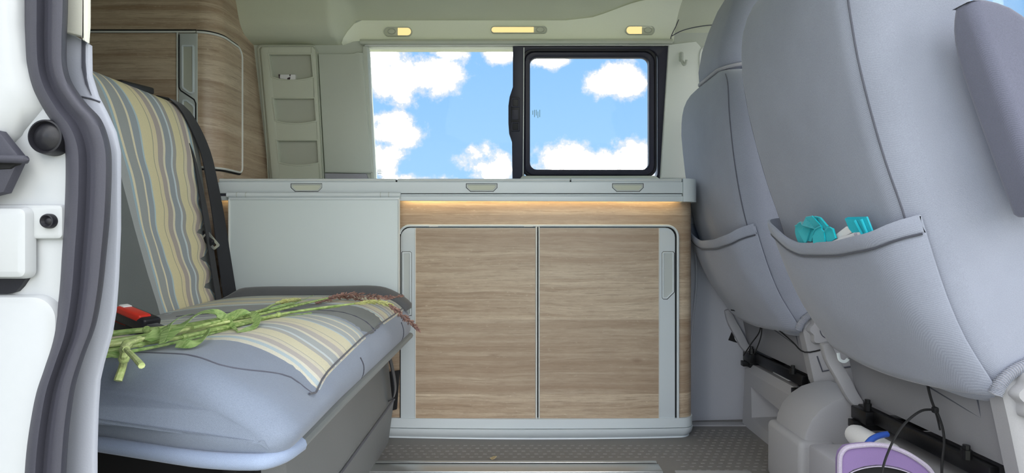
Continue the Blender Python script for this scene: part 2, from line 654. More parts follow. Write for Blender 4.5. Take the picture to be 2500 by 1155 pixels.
def ribbon(bm, pts, side, width, thick=0.0015):
    """flat strap: side is a vector (or list) across the strap, width one number or a function"""
    pts = [Vector(p) for p in pts]
    n = len(pts)
    rs = []
    for i, p in enumerate(pts):
        t = (pts[min(i + 1, n - 1)] - pts[max(i - 1, 0)]).normalized()
        s = Vector(side[i]) if isinstance(side, list) else Vector(side)
        s = (s - t * s.dot(t)).normalized()
        nn = t.cross(s)
        wv = width(i / max(1, n - 1)) if callable(width) else width
        a, b = s * wv / 2, nn * thick / 2
        rs.append([p - a - b, p + a - b, p + a + b, p - a + b])
    rings(bm, rs)
    return bm


def grid(bm, f, nu, nv, thick=None):
    """surface from f(u,v), with uv map; thick: vector function giving the back side"""
    uvl = bm.loops.layers.uv.verify()
    V = [[bm.verts.new(f(i / nu, j / nv)) for j in range(nv + 1)] for i in range(nu + 1)]
    for i in range(nu):
        for j in range(nv):
            fc = bm.faces.new((V[i][j], V[i + 1][j], V[i + 1][j + 1], V[i][j + 1]))
            for lp, (a, b) in zip(fc.loops, ((i, j), (i + 1, j), (i + 1, j + 1), (i, j + 1))):
                lp[uvl].uv = (a / nu, b / nv)
    if thick is not None:
        Bk = [[bm.verts.new(V[i][j].co + thick(i / nu, j / nv)) for j in range(nv + 1)] for i in range(nu + 1)]
        for i in range(nu):
            for j in range(nv):
                bm.faces.new((Bk[i][j], Bk[i][j + 1], Bk[i + 1][j + 1], Bk[i + 1][j]))
        rim = [(i, 0) for i in range(nu)] + [(nu, j) for j in range(nv)] + [(i, nv) for i in range(nu, 0, -1)] + [(0, j) for j in range(nv, 0, -1)]
        for (a, b), (c, e) in zip(rim, rim[1:] + rim[:1]):
            bm.faces.new((V[a][b], Bk[a][b], Bk[c][e], V[c][e]))
    return bm


def lerp(a, b, t):
    return a + (b - a) * t


def interp(tab, z):
    """piecewise-linear table lookup, tab sorted by key; smoothed"""
    if z <= tab[0][0]:
        return tab[0][1]
    for (a, va), (b, vb) in zip(tab[:-1], tab[1:]):
        if z <= b:
            return va + (vb - va) * (z - a) / (b - a)
    return tab[-1][1]


def sstep(a, b, x):
    t = min(1, max(0, (x - a) / (b - a)))
    return t * t * (3 - 2 * t)



# ================================================================== THE SETTING
# floor
bm = NB()
box(bm, -1.95, 2.05, 0.62, 2.40, -0.05, 0.0)
floor = struct('floor', bm, 'floor', 'dark grey vinyl van floor with small raised tread dashes')
bm = NB()
for i in range(70):
    for j in range(46):
        x = -0.42 + i * 0.026 + (0.013 if j % 2 else 0)
        y = 0.9 + j * 0.024
        if y > 1.74 and x < 0.60 and y > 1.85:
            continue
        if x > 0.80 or (1.60 < y < 1.72 and x < 0.48):
            continue
        r = bmesh.ops.create_cube(bm, size=1)
        for v in r['verts']:
            v.co = Vector((x + v.co.x * (0.013 if v.co.z < 0 else 0.009), y + v.co.y * (0.0042 if v.co.z < 0 else 0.0018), v.co.z * 0.0014 + 0.0006))
o = link('tread_dashes', bm, 'tread', floor)
o['kind'] = 'stuff'

# floor rails (aluminium) and the step edge
bm = NB()
box(bm, -0.62, 0.42, 1.684, 1.696, 0.0, 0.007, 0.002)
box(bm, -0.62, 0.42, 1.612, 1.667, 0.0, 0.009, 0.003)
box(bm, -0.62, 0.42, 1.40, 1.606, 0.0, 0.006, 0.003)
rail = thing('floor_rail', 'silver aluminium seat rail let into the floor before the cabinet', 'rail', (0, 1.65, 0))
link('rail_profile', bm, 'metal', rail)
bm = NB()
box(bm, -0.62, 0.417, 1.667, 1.684, 0.0, 0.002)
link('rail_slot', bm, 'gap', rail)
bm = NB()
box(bm, 0.45, 0.66, 1.56, 1.615, 0.0, 0.012, 0.004)
link('end_cover', bm, 'seat_plastic', rail)

# ceiling: headliner surface
profA = [(2.215, .722), (2.17, .728), (2.13, .735), (2.095, .757), (2.075, .79), (2.058, .83), (2.03, .862), (1.95, .878), (1.7, .885), (0.9, .885), (0.66, .86), (0.62, .80)]
profB = [(2.203, .736), (2.196, .755), (2.188, .778), (2.178, .806), (2.150, .832), (2.105, .850), (2.03, .862), (1.9, .872), (1.7, .88), (0.9, .885), (0.66, .86), (0.62, .80)]
profC = [(2.215, .716), (2.198, .745), (2.18, .78), (2.150, .81), (2.115, .835), (2.07, .855), (2.0, .868), (1.9, .876), (1.7, .88), (0.9, .885), (0.66, .86), (0.62, .80)]
xs = [-1.93, -1.5, -1.0, -0.9, -0.8, -0.72] + [-0.68 + 0.012 * i for i in range(11)] + [-0.5, -0.2, 0.1, 0.26] + [0.30 + 0.03 * i for i in range(8)] + [0.6, 0.8, 1.1, 1.38]
bm = NB()


def head_pt(x, k):
    a, b, c = profA[k], profB[k], profC[k]
    t = sstep(-0.66, -0.58, x)
    s = sstep(0.30, 0.52, x)
    y = lerp(lerp(a[0], b[0], t), c[0], s)
    z = lerp(lerp(a[1], b[1], t), c[1], s)
    return Vector((x, y, H + z))


sub = []
for x in xs:
    pts = spline([head_pt(x, k) for k in range(len(profA))], 4)
    pts.append(Vector((x, 0.57, H + .80)))
    pts.append(Vector((x, 0.57, H + .99)))
    pts.append(Vector((x, 2.32, H + .99)))
    pts.append(Vector((x, 2.32, pts[0].z)))
    sub.append(pts)
rings(bm, sub)
ceiling = struct('ceiling', bm, 'headliner', 'pale beige grey felt headliner of the van', smooth=50)
bm = NB()
hx = [-.640, -.628, -.612, -.59, -.56] + [-.5 + .1 * i for i in range(9)] + [.34 + .03 * i for i in range(10)]


def hp_(x, t):
    pts_ = spline([head_pt(x, k) for k in range(6)], 6)
    n_ = len(pts_) - 1
    f_ = t * n_ * (0.62 + .33 * sstep(.22, .50, x) if x > -.56 else 0.62 - .5 * ((-.56 - x) / .08) ** 2)
    i_ = min(n_ - 1, int(f_))
    p_ = pts_[i_].lerp(pts_[i_ + 1], f_ - i_)
    return p_ + Vector((0, -.0055, -.002))


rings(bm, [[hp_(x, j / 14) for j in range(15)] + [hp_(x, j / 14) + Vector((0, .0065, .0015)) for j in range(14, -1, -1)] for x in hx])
link('lit_header_band', bm, 'header', ceiling, 60)  # thin sheet over the headliner that carries the lit tone
# seams of the headliner near the front pillar
bm = NB()
tube(bm, spline([Wp(1690, -30, -0.07), Wp(1668, 20, -0.035), Wp(1652, 60, -0.014), Wp(1640, 85, -0.012), Wp(1637, 97, -0.012)], 5), 0.0016, 6)
link('seam', bm, 'seam', ceiling)
bm = NB()
tube(bm, spline([Wp(1640, 88, -0.013), Wp(1665, 75, -0.014), Wp(1700, 66, -0.016), Wp(1740, 61, -0.017), Wp(1790, 60, -0.017)], 5), 0.0016, 6)
link('seam', bm, 'seam', ceiling)

# far wall with the window opening (leaning in towards the roof)
WZ = [0.0, 0.80, 0.86, 1.384, 1.46, 1.62]


def wallY(z):
    zz = z - H
    return 2.407 - 0.286 * zz if zz > 0.14 else 2.367


bm = NB()


def wall_slab(x0, x1, z0, z1, t=0.05):
    rs = []
    for z in (z0, z1):
        y = wallY(z)
        rs.append([Vector((x0, y, z)), Vector((x1, y, z)), Vector((x1, y + t, z)), Vector((x0, y + t, z))])
    rings(bm, rs)


wall_slab(-1.95, -0.563, 0.80, 1.62)
wall_slab(0.596, 1.15, 0.80, 1.62)
wall_slab(-0.563, 0.596, 1.384, 1.62)
wall_slab(-0.563, 0.596, 0.80, 0.845)
box(bm, -1.95, 1.15, 2.367, 2.417, -0.05, 0.80)
box(bm, 1.15, 2.05, 2.367, 2.417, -0.05, 0.95)
wall_far = struct('wall_left', bm, 'pillar', 'pale grey side wall trim of the van around the window')

# light pillar trim between organiser and window, its lower dark piece
bm = NB()
plate(bm, [(776, 130), (862, 130), (872, 126), (884, 128), (909, 421), (896, 423), (792, 421)], onW(-0.022), 0.03, 0.006)
t1 = struct('trim_1', bm, 'pillar', 'pale upright pillar trim between pocket organiser and window')
bm = NB()
plate(bm, [(792, 423), (893, 424), (900, 440), (793, 440)], onW(-0.018), 0.02, 0.003)
struct('foot_trim', bm, 'dark_panel', None, t1)
# reveal strips of the window
bm = NB()
plate(bm, [(884, 112), (896, 112), (914, 440), (905, 440)], onW(-0.012), 0.05, 0.004)
t2 = struct('trim_2', bm, 'pillar', 'narrow pale upright reveal strip along the left edge of the window')
bm = NB()
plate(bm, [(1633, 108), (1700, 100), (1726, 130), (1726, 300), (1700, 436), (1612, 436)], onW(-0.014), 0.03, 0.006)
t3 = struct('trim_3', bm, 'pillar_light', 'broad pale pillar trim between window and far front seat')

bm = NB()
tube(bm, spline([Wp(1740, 112, -.016), Wp(1718, 116, -.016), Wp(1710, 126, -.016), Wp(1708, 150, -.016), Wp(1711, 222, -.016)], 5), .0024, 6)
struct('trim_bead', bm, 'edge', None, t3)
# roller blind cassette over the window
bm = NB()
y0, y1 = 97, 112
tube_pts = [Wp(884, 104.5, -0.016), Wp(1250, 105, -0.016), Wp(1638, 104, -0.016)]
prof = [(-.010, .0), (-.020, -.004), (-.024, -.012), (-.018, -.019), (.02, -.019), (.02, .0)]
rs = []
for p in (Wp(882, 98, 0), Wp(1639, 97, 0)):
    rs.append([p + Vector((0, a, b)) for a, b in prof])
rings(bm, rs)
cas = thing('roller_blind', 'grey roller blind cassette along the top of the window', 'blind', (0, 2.2, 1.37))
link('cassette', bm, 'organizer', cas)
bm = NB()
tube(bm, [Wp(890, 111, -0.012), Wp(1634, 110, -0.012)], 0.0022, 6)
link('pull_bar', bm, 'edge', cas)

# window: fixed pane on the left
bm = NB()
plate(bm, [(880, 104), (1262, 104), (1262, 452), (896, 452)], onW(0.02), 0.004)
w1 = struct('window_1', bm, 'glass', 'fixed clear window pane left of the black sliding window')


def stamp_bars(bm, x0, y0, rows, vert=False):
    for k, (a, b) in enumerate(rows):
        if vert:
            plate(bm, [(x0 + k * 4.2, y0 + a), (x0 + k * 4.2 + 1.6, y0 + a), (x0 + k * 4.2 + 1.6, y0 + b), (x0 + k * 4.2, y0 + b)], onW(0.0185), 0.0006)
        else:
            plate(bm, [(x0 + a, y0 + k * 3.4), (x0 + b, y0 + k * 3.4), (x0 + b, y0 + k * 3.4 + 1.3), (x0 + a, y0 + k * 3.4 + 1.3)], onW(0.0185), 0.0006)


bm = NB()
stamp_bars(bm, 921, 409, [(4, 13), (0, 18), (0, 10), (0, 17), (1, 12)])
struct('glass_stamp', bm, 'stamp', None, w1)

# window: sliding part with black frame
bm = NB()
frame(bm, rr(1262, 112, 1634, 452, 3), rr(1276, 122, 1606, 442, 22), onW(-0.004), 0.04, 0.003)
w2 = struct('window_2', bm, 'frame', 'black framed sliding window at the right with rounded inner pane')
bm = NB()
frame(bm, rr(1281, 126, 1597, 428, 24), rr(1294, 138, 1585, 414, 17), onW(-0.010), 0.03, 0.004)
struct('sash_frame', bm, 'frame', None, w2)
bm = NB()
frame(bm, rr(1274, 119, 1604, 433, 26), rr(1281, 126, 1597, 427, 24), onW(-0.006), 0.02, 0.003)
struct('sash_gasket', bm, 'black', None, w2)
bm = NB()
plate(bm, rr(1286, 131, 1592, 420, 20), onW(0.008), 0.004)
struct('pane', bm, 'glass', None, w2)
bm = NB()
stamp_bars(bm, 1300, 268, [(2, 12), (0, 18), (0, 14), (4, 20), (0, 18)], True)
struct('glass_stamp', bm, 'stamp', None, w2)
# the post with the latch (left edge bulges out)
bm = NB()
plate(bm, [(1252, 112), (1280, 112), (1280, 446), (1251, 446), (1250, 345), (1243, 325), (1241, 300), (1241, 258), (1244, 236), (1252, 212)], onW(-0.014), 0.03, 0.004)
struct('window_post', bm, 'frame', None, w2)
bm = NB()
tube(bm, [Wp(1279, 116, -0.013), Wp(1277, 440, -0.013)], 0.0022, 6)
struct('post_bead', bm, 'edge', None, w2)
bm = NB()
plate(bm, rr(1247, 237, 1269, 321, 3), onW(-0.017), 0.01, 0.002)
latch = struct('latch_plate', bm, 'black', None, w2)
for (a, b) in ((239, 262), (298, 320)):
    bm = NB()
    frame(bm, rr(1248, a, 1268, b, 3), rr(1251, a + 3, 1265, b - 3, 2), onW(-0.021), 0.006, 0.001)
    struct('latch_grip', bm, 'frame', None, latch)
bm = NB()
plate(bm, rr(1250, 268, 1266, 292, 2), onW(-0.020), 0.005, 0.001)
struct('latch_slider', bm, 'frame', None, latch)
# window sill under the sash
bm = NB()
plate(bm, [(1275, 429), (1600, 429), (1625, 446), (1262, 446)], onW(-0.02), 0.05, 0.004)
struct('window_sill', bm, 'pillar', None, w2)

# dark lower side trim behind the far seat, with its ledge
bm = NB()
pr = [(0.602, 2.06), (0.66, 2.085), (0.86, 2.10), (1.6, 2.10), (1.6, 2.36), (0.602, 2.36)]
rs = []
for (z, dyo) in ((0.0, 0.0), (0.02, -0.004), (0.40, 0.0), (0.80, 0.02), (0.862, 0.03), (0.868, 0.05)):
    rs.append([Vector((x, min(2.36, y + (dyo if y < 2.3 else 0)), z)) for x, y in pr])
rings(bm, rs)
t4 = struct('trim_4', bm, 'side_trim', 'dark grey lower side trim behind the far front seat')
bm = NB()
tube(bm, spline([Vector((0.655, 2.081, 0.62)), Vector((0.66, 2.080, 0.5)), Vector((0.64, 2.075, 0.3)), Vector((0.635, 2.07, 0.1))], 5), 0.004, 6)
struct('rib', bm, 'side_trim', None, t4)
# sill plate on the floor edge there
bm = NB()
box(bm, 0.60, 0.84, 2.02, 2.06, 0.0, 0.004, 0.001)
struct('trim_5', bm, 'seat_plastic', 'pale grey floor edge strip under the dark side trim')
# belt anchor in the dark trim
anc = thing('belt_anchor', 'black belt anchor socket with white loop in the dark side trim', 'anchor', P(1800, 815, 2.09))
bm = NB()
plate(bm, [(1797, 788), (1822, 838), (1815, 842), (1779, 831)], atY(2.088), 0.03, 0.003)
link('socket', bm, 'gap', anc)
bm = NB()
tube(bm, spline([P(1804, 808, 2.082), P(1796, 812, 2.08), P(1795, 824, 2.08), P(1800, 833, 2.08), P(1808, 834, 2.082)], 5), 0.003, 8)
link('loop', bm, 'white', anc)

# coat hook on the pillar
bm = NB()
plate(bm, rr(1659, 126, 1669, 150, 4), onW(-0.022), 0.012, 0.002)
tube(bm, spline([Wp(1664, 130, -0.02), Wp(1665, 148, -0.028), Wp(1669, 157, -0.034), Wp(1674, 155, -0.038), Wp(1676, 146, -0.04)], 5), 0.006, 8, 0.005)
hook = link('coat_hook', bm, 'pillar')
tag(hook, 'small pale coat hook on the pillar right of the window', 'hook')

# rear closing wall, near side wall of the body, windscreen, outside ground
bm = NB()
box(bm, -1.99, -1.95, 0.57, 2.42, -0.05, 1.62)
struct('wall_back', bm, 'pillar', 'pale rear closing wall of the van behind the bench')
bm = NB()
box(bm, -1.99, -0.78, 0.60, 0.66, -0.25, 1.62)
box(bm, 0.76, 0.88, 0.50, 0.58, -0.25, 1.55)
box(bm, 1.72, 2.05, 0.50, 0.58, -0.25, 0.95)
struct('wall_right', bm, 'paint', 'white body side of the van beside the sliding door opening')
bm = NB()
for (a, b) in (((1.42, H + .87), (2.05, 0.97)),):
    rs = []
    for (x, z) in (a, b):
        rs.append([Vector((x, 0.56, z)), Vector((x, 2.40, z)), Vector((x + 0.006, 2.40, z)), Vector((x + 0.006, 0.56, z))])
    rings(bm, rs)
struct('window_3', bm, 'glass', 'raked windscreen far forward of the front seats')
bm = NB()
box(bm, 1.75, 2.05, 0.58, 2.36, -0.02, 0.93, 0.05, 3)
struct('trim_6', bm, 'dark_panel', 'dark dashboard body beneath the windscreen')
bm = NB()
box(bm, -1.75, -0.64, 0.40, 0.50, -0.30, 0.50, 0.03, 3)
box(bm, -1.75, -1.66, 0.42, 0.48, 0.50, 1.40, 0.01)
box(bm, -0.73, -0.64, 0.42, 0.48, 0.50, 1.40, 0.01)
box(bm, -1.75, -0.64, 0.42, 0.48, 1.34, 1.44, 0.01)
d1_ = struct('door_1', bm, 'paint', 'white sliding door standing open outside, left of the jamb')
bm = NB()
box(bm, -1.67, -0.72, 0.435, 0.44, 0.49, 1.35)
struct('door_pane', bm, 'glass', None, d1_)
bm = NB()
r = bmesh.ops.create_grid(bm, x_segments=1, y_segments=1, size=60)
for v in r['verts']:
    v.co.z = -0.47
ground = struct('ground', bm, 'ground', 'pale paved ground outside the van')
# sill of the door opening
bm = NB()
box(bm, -0.78, 0.84, 0.56, 0.66, -0.25, -0.02, 0.01)
struct('trim_7', bm, 'paint', 'white sill below the sliding door opening')

# ================================================================== WARDROBE
RC = 0.064
ARC = RC * math.pi / 2


def fp(s, e=0.0):
    """footprint of the wardrobe front: along the face (s<0), round the corner, then back along the side; e metres proud"""
    if s < 0:
        return (-1.041 + s, 1.92 - e)
    if s < ARC:
        a = s / RC
        return (-1.041 + (RC + e) * math.sin(a), 1.984 - (RC + e) * math.cos(a))
    return (-0.977 + e, 1.984 + s - ARC)


ward = thing('wardrobe', 'tall oak wardrobe with rounded corner in the rear corner behind the bench', 'wardrobe', (-1.3, 2.15, 0))
ss = [-0.74] + [ARC * i / 14 for i in range(15)] + [0.46]
bm = NB()
rs = []
for z in (0.0, 1.535):
    r = [Vector((*fp(s), z)) for s in ss] + [Vector((-1.781, fp(0.46)[1], z))]
    rs.append(r)
rings(bm, rs)
link('body', bm, 'wood', ward)


def curved_panel(bm, s0, s1, ztop, zbot, e, th, cor0=(0, 0), cor1=(0, 0)):
    """thin panel following the footprint; corner radii (top,bottom) at both ends"""
    cuts = set([s0, s1, 0.0, ARC])
    for k in range(15):
        cuts.add(ARC * k / 14)
    for r_, end, sg in ((max(cor0), s0, 1), (max(cor1), s1, -1)):
        if r_ > 0:
            for k in range(9):
                cuts.add(end + sg * r_ * (1 - math.cos(math.pi / 2 * k / 8)))
    cs = sorted(c for c in cuts if s0 - 1e-9 <= c <= s1 + 1e-9)

    def lim(s, q):
        dr = 0
        for r_, end in ((cor0[q], s0), (cor1[q], s1)):
            dd = abs(s - end)
            if r_ > 0 and dd < r_:
                dr = r_ - math.sqrt(max(0, r_ * r_ - (r_ - dd) ** 2))
        return dr
    rs = []
    out = []
    for s in cs:
        zt, zb = ztop - lim(s, 0), zbot + lim(s, 1)
        f, b_ = fp(s, e), fp(s, e - th)
        rs.append([Vector((*b_, zb)), Vector((*f, zb)), Vector((*f, zt)), Vector((*b_, zt))])
        out.append((s, zt, zb))
    rings(bm, rs)
    return out


# doors: the left one beside the handle strip, the right one round the corner
ZT, ZB = H + 0.670, H + 0.232
bm = NB()
curved_panel(bm, -0.70, -0.066, ZT, 0.25, 0.004, 0.006)
dl = link('door', bm, 'wood', ward)
bm = NB()
out = curved_panel(bm, 0.003, ARC + 0.112, ZT, ZB, 0.004, 0.006, (0, 0), (0.035, 0.02))
dr = link('door', bm, 'wood', ward)
# pale edge trims
bm = NB()
pts = [Vector((*fp(s, 0.005), zt + 0.0035)) for s, zt, zb in out] + [Vector((*fp(s, 0.005), zb - 0.0035)) for s, zt, zb in reversed(out)]
tube(bm, pts, 0.0036, 6)
link('door_edge', bm, 'edge', dr)
bm = NB()
pts = [Vector((*fp(s, 0.002), zt + 0.009)) for s, zt, zb in out] + [Vector((*fp(s, 0.002), zb - 0.010)) for s, zt, zb in reversed(out)]
tube(bm, pts, 0.003, 6)
link('door_gap', bm, 'gap', dr)
bm = NB()
tube(bm, [Vector((-1.74, 1.915, ZT + 0.004)), Vector((-1.041, 1.915, ZT + 0.004))], 0.0034, 6)
link('door_edge', bm, 'edge', dl)
bm = NB()
tube(bm, [Vector((-1.74, 1.918, ZT + 0.010)), Vector((-1.041, 1.918, ZT + 0.010))], 0.003, 6)
link('door_gap', bm, 'gap', dl)
# handle strip
bm = NB()
plate(bm, [(436, 81), (481, 81), (481, 430), (436, 430)], atY(1.912), 0.012, 0.002)
strip = link('handle_strip', bm, 'silver_dark', ward)
bm = NB()
tube(bm, [P(433, 80, 1.914), P(433, 300, 1.914)], 0.003, 6)
link('strip_edge', bm, 'edge', strip)
bm = NB()
tube(bm, [P(437, 84, 1.911), P(437, 213, 1.911), P(441, 221, 1.911), P(474, 243, 1.911), P(478, 253, 1.911), P(478, 428, 1.911)], 0.0022, 6)
link('strip_gap', bm, 'gap', strip)
for poly, nm in (([(444, 109), (470, 109), (473, 113), (473, 225), (468, 229), (460, 228), (444, 216), (442, 210), (442, 113)], 'handle'),
                 ([(446, 243), (456, 243), (472, 256), (475, 262), (475, 352), (471, 358), (446, 358), (443, 352), (443, 248)], 'handle')):
    hd = link(nm, frame(NB(), poly, inset(poly, 4.5), atY(1.908), 0.01, 0.001), 'silver', ward)
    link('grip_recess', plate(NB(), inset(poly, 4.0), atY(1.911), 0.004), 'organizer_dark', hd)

# ================================================================== KITCHEN CABINET
kit = thing('kitchen_cabinet', 'low oak kitchen cabinet with two wide doors under the grey counter', 'cabinet', (-0.15, 2.0, 0))


def kit_foot(x0, x1, yf, r, bow=0.0, yb=2.34):
    pts = []
    nb = 14
    for k in range(nb + 1):
        x = x0 + (x1 - r - x0) * k / nb
        t = (x - x0) / (x1 - r - x0)
        pts.append((x, yf - bow * 4 * t * (1 - t)))
    for k in range(1, 9):
        a = math.pi / 2 * k / 8
        pts.append((x1 - r + r * math.sin(a), yf + r - r * math.cos(a)))
    pts += [(x1, yb), (x0, yb)]
    return pts


bm = NB()
fpz = kit_foot(-0.955, 0.598, 1.905, 0.045)
rings(bm, [[Vector((x, y, z)) for x, y in fpz] for z in (0.066, 0.795)])
link('carcass', bm, 'wood', kit)
# shadow gap behind the doors
bm = NB()
plate(bm, rr(976, 549, 1653, 1024, (26, 26, 1, 1)), atY(1.9035), 0.003)
link('door_gap', bm, 'gap', kit)


def kdoor(x0, x1, stile_left):
    b = NB()
    if stile_left:
        plate(b, rr(x0, 556, x1, 1022, (24, 1, 1, 1)), atY(1.898), 0.006, 0.001)
    else:
        plate(b, rr(x0, 556, x1, 1022, (1, 24, 1, 1)), atY(1.898), 0.006, 0.001)
    return b


d1 = link('door', kdoor(978, 1308, True), 'silver', kit)
d2 = link('door', kdoor(1317, 1648, False), 'silver', kit)
link('wood_panel', plate(NB(), rr(1015, 557, 1307, 1021, .5, 1), atY(1.8965), 0.003), 'wood', d1)
link('wood_panel', plate(NB(), rr(1318, 557, 1608, 1021, .5, 1), atY(1.8965), 0.003), 'wood', d2)
for dd, xa in ((d1, 1014), (d2, 1609.5)):
    link('panel_edge', tube(NB(), [P(xa, 557, 1.8965), P(xa, 1021, 1.8965)], 0.0014, 6), 'edge', dd)
link('panel_edge', tube(NB(), [P(1309.5, 553, 1.8955), P(1309.5, 1023, 1.8955)], 0.0028, 6), 'edge', d1)
link('panel_edge', tube(NB(), [P(1316, 553, 1.8955), P(1316, 1023, 1.8955)], 0.0022, 6), 'edge', d2)
for dd, poly in ((d1, [(983, 615), (1001, 615), (1004, 618), (1004, 770), (983, 770), (981, 768), (981, 617)]),
                 (d2, [(1620, 615), (1643, 615), (1646, 618), (1646, 713), (1629, 730), (1620, 730), (1617, 727), (1617, 618)])):
    hd = link('handle', frame(NB(), poly, inset(poly, 4.0), atY(1.894), 0.006, 0.001), 'silver', dd)
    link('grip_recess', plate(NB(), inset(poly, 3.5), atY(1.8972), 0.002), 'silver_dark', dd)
    link('grip_gap', frame(NB(), inset(poly, -1.2), inset(poly, 0.4), atY(1.8972), 0.002), 'gap', dd)
# bright frame strip over the doors
pts = [P(1655, 1024, 1.9), P(1655, 585, 1.9)] + [P(1655 - 27 + 27 * math.cos(a), 578 - 27 * math.sin(a), 1.9) for a in [math.pi / 2 * k / 8 for k in range(9)]]
pts += [P(1010, 551, 1.9)] + [P(1000 - 25 * math.sin(a), 576 - 25 * math.cos(a), 1.9) for a in [math.pi / 2 * k / 8 for k in range(8)]]
link('door_frame', tube(NB(), pts, 0.0042, 8), 'silver', kit)
for xa in (1058, 1290):
    link('guide', plate(NB(), rr(xa - 11, 551.5, xa + 11, 554, .5, 1), atY(1.8950), 0.004), 'edge', kit)
# left upright strip with its bright edge
link('side_edge', tube(NB(), [P(540, 490, 1.9), P(540, 700, 1.9)], 0.0022, 6), 'edge', kit)
# plinth
bm = NB()
f1 = kit_foot(-0.40, 0.600, 1.897, 0.046, 0.012)
rings(bm, [[Vector((x, y, z)) for x, y in f1] for z in (0.037, 0.066, 0.0675)])
link('plinth_board', bm, 'silver', kit)
bm = NB()
rs = []
for z, i in ((0.0, 0.0), (0.004, -0.002), (0.016, 0.010), (0.03, 0.014), (0.035, 0.014)):
    rs.append([Vector((x + (0.0 if x < 0.5 else i * 0.5 - 0.006), y - (i if y < 2.2 else 0) + 0.012, z)) for x, y in kit_foot(-0.405, 0.600, 1.897, 0.046, 0.018)])
rings(bm, rs)
link('kickboard', bm, 'silver', kit)

# ================================================================== COUNTER
cnt = thing('counter', 'long silver grey counter unit above the oak cabinet, with lift-up lids', 'counter', (0, 2.05, 0.79))
bm = NB()
plate(bm, [(531, 446), (534, 444), (1667, 444), (1667, 472), (531, 472)], atY(1.868), 0.06, 0.002)
link('fascia', bm, 'silver', cnt)
bm = NB()
plate(bm, [(533, 472), (1667, 472), (1667, 479), (533, 479)], atY(1.880), 0.03)
link('groove', bm, 'seam', cnt)
bm = NB()
tube(bm, [P(977, 476.5, 1.874), P(1664, 476.5, 1.874)], 0.0035, 8)
link('rail_bead', bm, 'silver', cnt)
bm = NB()
plate(bm, [(533, 479), (1668, 479), (1668, 492), (533, 489)], atY(1.870), 0.012, 0.0015)
link('lower_rail', bm, 'silver', cnt)
bm = NB()
box(bm, -0.95, 0.55, 1.905, 2.36, 0.795, 0.832, 0.004)
link('worktop_body', bm, 'silver', cnt)
for a, b in ((535, 965), (970, 1391), (1395, 1664)):
    bm = NB()
    xa, xb = (a - 1250) / F * 1.866, (b - 1250) / F * 1.866
    rings(bm, [[Vector((x, y, z)) for (x, y) in ((xa, yy), (xb, yy), (xb, 2.345), (xa, 2.345))] for z, yy in ((0.8335, 1.872), (0.8375, 1.866), (0.8445, 1.868), (0.8465, 1.874))])
    ld = link('lid', bm, 'silver', cnt)
    link('lid_edge', tube(NB(), [Vector((xa, 1.8655, 0.8415)), Vector((xb, 1.8655, 0.8415))], 0.0016, 6), 'edge', ld)
bm = NB()
plate(bm, [(537, 440.2), (1664, 440.2), (1664, 444.2), (537, 444.2)], atY(1.871), 0.03)
link('lid_gap', bm, 'gap', cnt)
bm = NB()
f2 = kit_foot(0.549, 0.604, 1.864, 0.05)
rings(bm, [[Vector((x, y, z)) for x, y in f2] for z in (0.772, 0.84, 0.846)])
link('end_cap', bm, 'silver', cnt)
for xa in (711, 1139, 1496):
    poly = [(xa, 449), (xa + 74, 449), (xa + 74, 458), (xa + 65, 467), (xa + 10, 467), (xa, 458)]
    lt = link('latch', frame(NB(), poly, inset(poly, 3.2), atY(1.8645), 0.006, 0.0008), 'silver_dark', cnt)
    link('latch_plate', plate(NB(), inset(poly, 3.2), atY(1.8668), 0.003), 'organizer', lt)
    link('latch_gap', frame(NB(), inset(poly, -1.2), inset(poly, .6), atY(1.8672), 0.003), 'gap', lt)
# warm light strips under the rail
bm = NB()
box(bm, -0.355, 0.535, 1.886, 1.894, 0.7885, 0.791)
link('light_strip', bm, 'led', cnt)
bm = NB()
box(bm, -0.94, -0.925, 1.886, 1.894, 0.7885, 0.791)
link('light_strip', bm, 'led', cnt)

# ================================================================== FOLDED TABLE
tab = thing('folded_table', 'grey folding table panel hanging flat before the cabinet behind the bench', 'table', (-0.63, 1.85, 0.79))
bm = NB()
plate(bm, [(560, 486), (973, 486), (973, 800), (560, 800)], atY(1.850), 0.018, 0.002)
link('tabletop', bm, 'table', tab)
for xa in (559.5, 974):
    link('edge_strip', tube(NB(), [P(xa, 486, 1.849), P(xa, 800, 1.849)], 0.0032, 6), 'edge', tab)
link('top_rail', plate(NB(), [(557, 482), (976, 482), (974, 488), (559, 488)], atY(1.847), 0.014, 0.001), 'silver', tab)
link('hinge_bar', tube(NB(), [P(555, 476, 1.855), P(978, 476, 1.855)], 0.0085, 12), 'silver', tab)
for xa in (580, 602, 930, 950):
    link('hinge_sleeve', tube(NB(), [P(xa - 1, 476, 1.855), P(xa + 1, 476, 1.855)], 0.0092, 12), 'silver_dark', tab)

# ================================================================== POCKET ORGANISER ON THE WALL
org = thing('pocket_organizer', 'grey wall panel with three storage pockets left of the window', 'organizer', Wp(708, 432, 0))
base = [(626, 120), (629, 112), (636, 108), (760, 108), (768, 111), (775, 124), (792, 440), (657, 440)]
link('back_plate', plate(NB(), base, onW(-0.012), 0.02, 0.004), 'organizer', org)


def lr(y, side):
    """slanted outline of the raised panel"""
    t = (y - 115) / (436 - 115)
    return lerp(636, 664, t) if side == 0 else lerp(770, 787, t)


def hole(x0, x1, y0, y1, sl, dip):
    n = 8
    pts = []
    for k in range(n + 1):
        pts.append((lerp(x0, x1, k / n), y0))
    xb0, xb1 = x0 + sl, x1 + sl * 0.6
    low = []
    for k in range(n + 1):
        t = k / n
        low.append((lerp(xb1, xb0, t), y1 - dip + dip * math.sin(math.pi * t) ** 0.8))
    return pts, low


pockets = [hole(656, 759, 132, 195, 8, 8), hole(666, 767, 240, 301, 7, 7), hole(675, 774, 343, 403, 6, 7)]
OFF, TH = -0.034, 0.024
bm = NB()
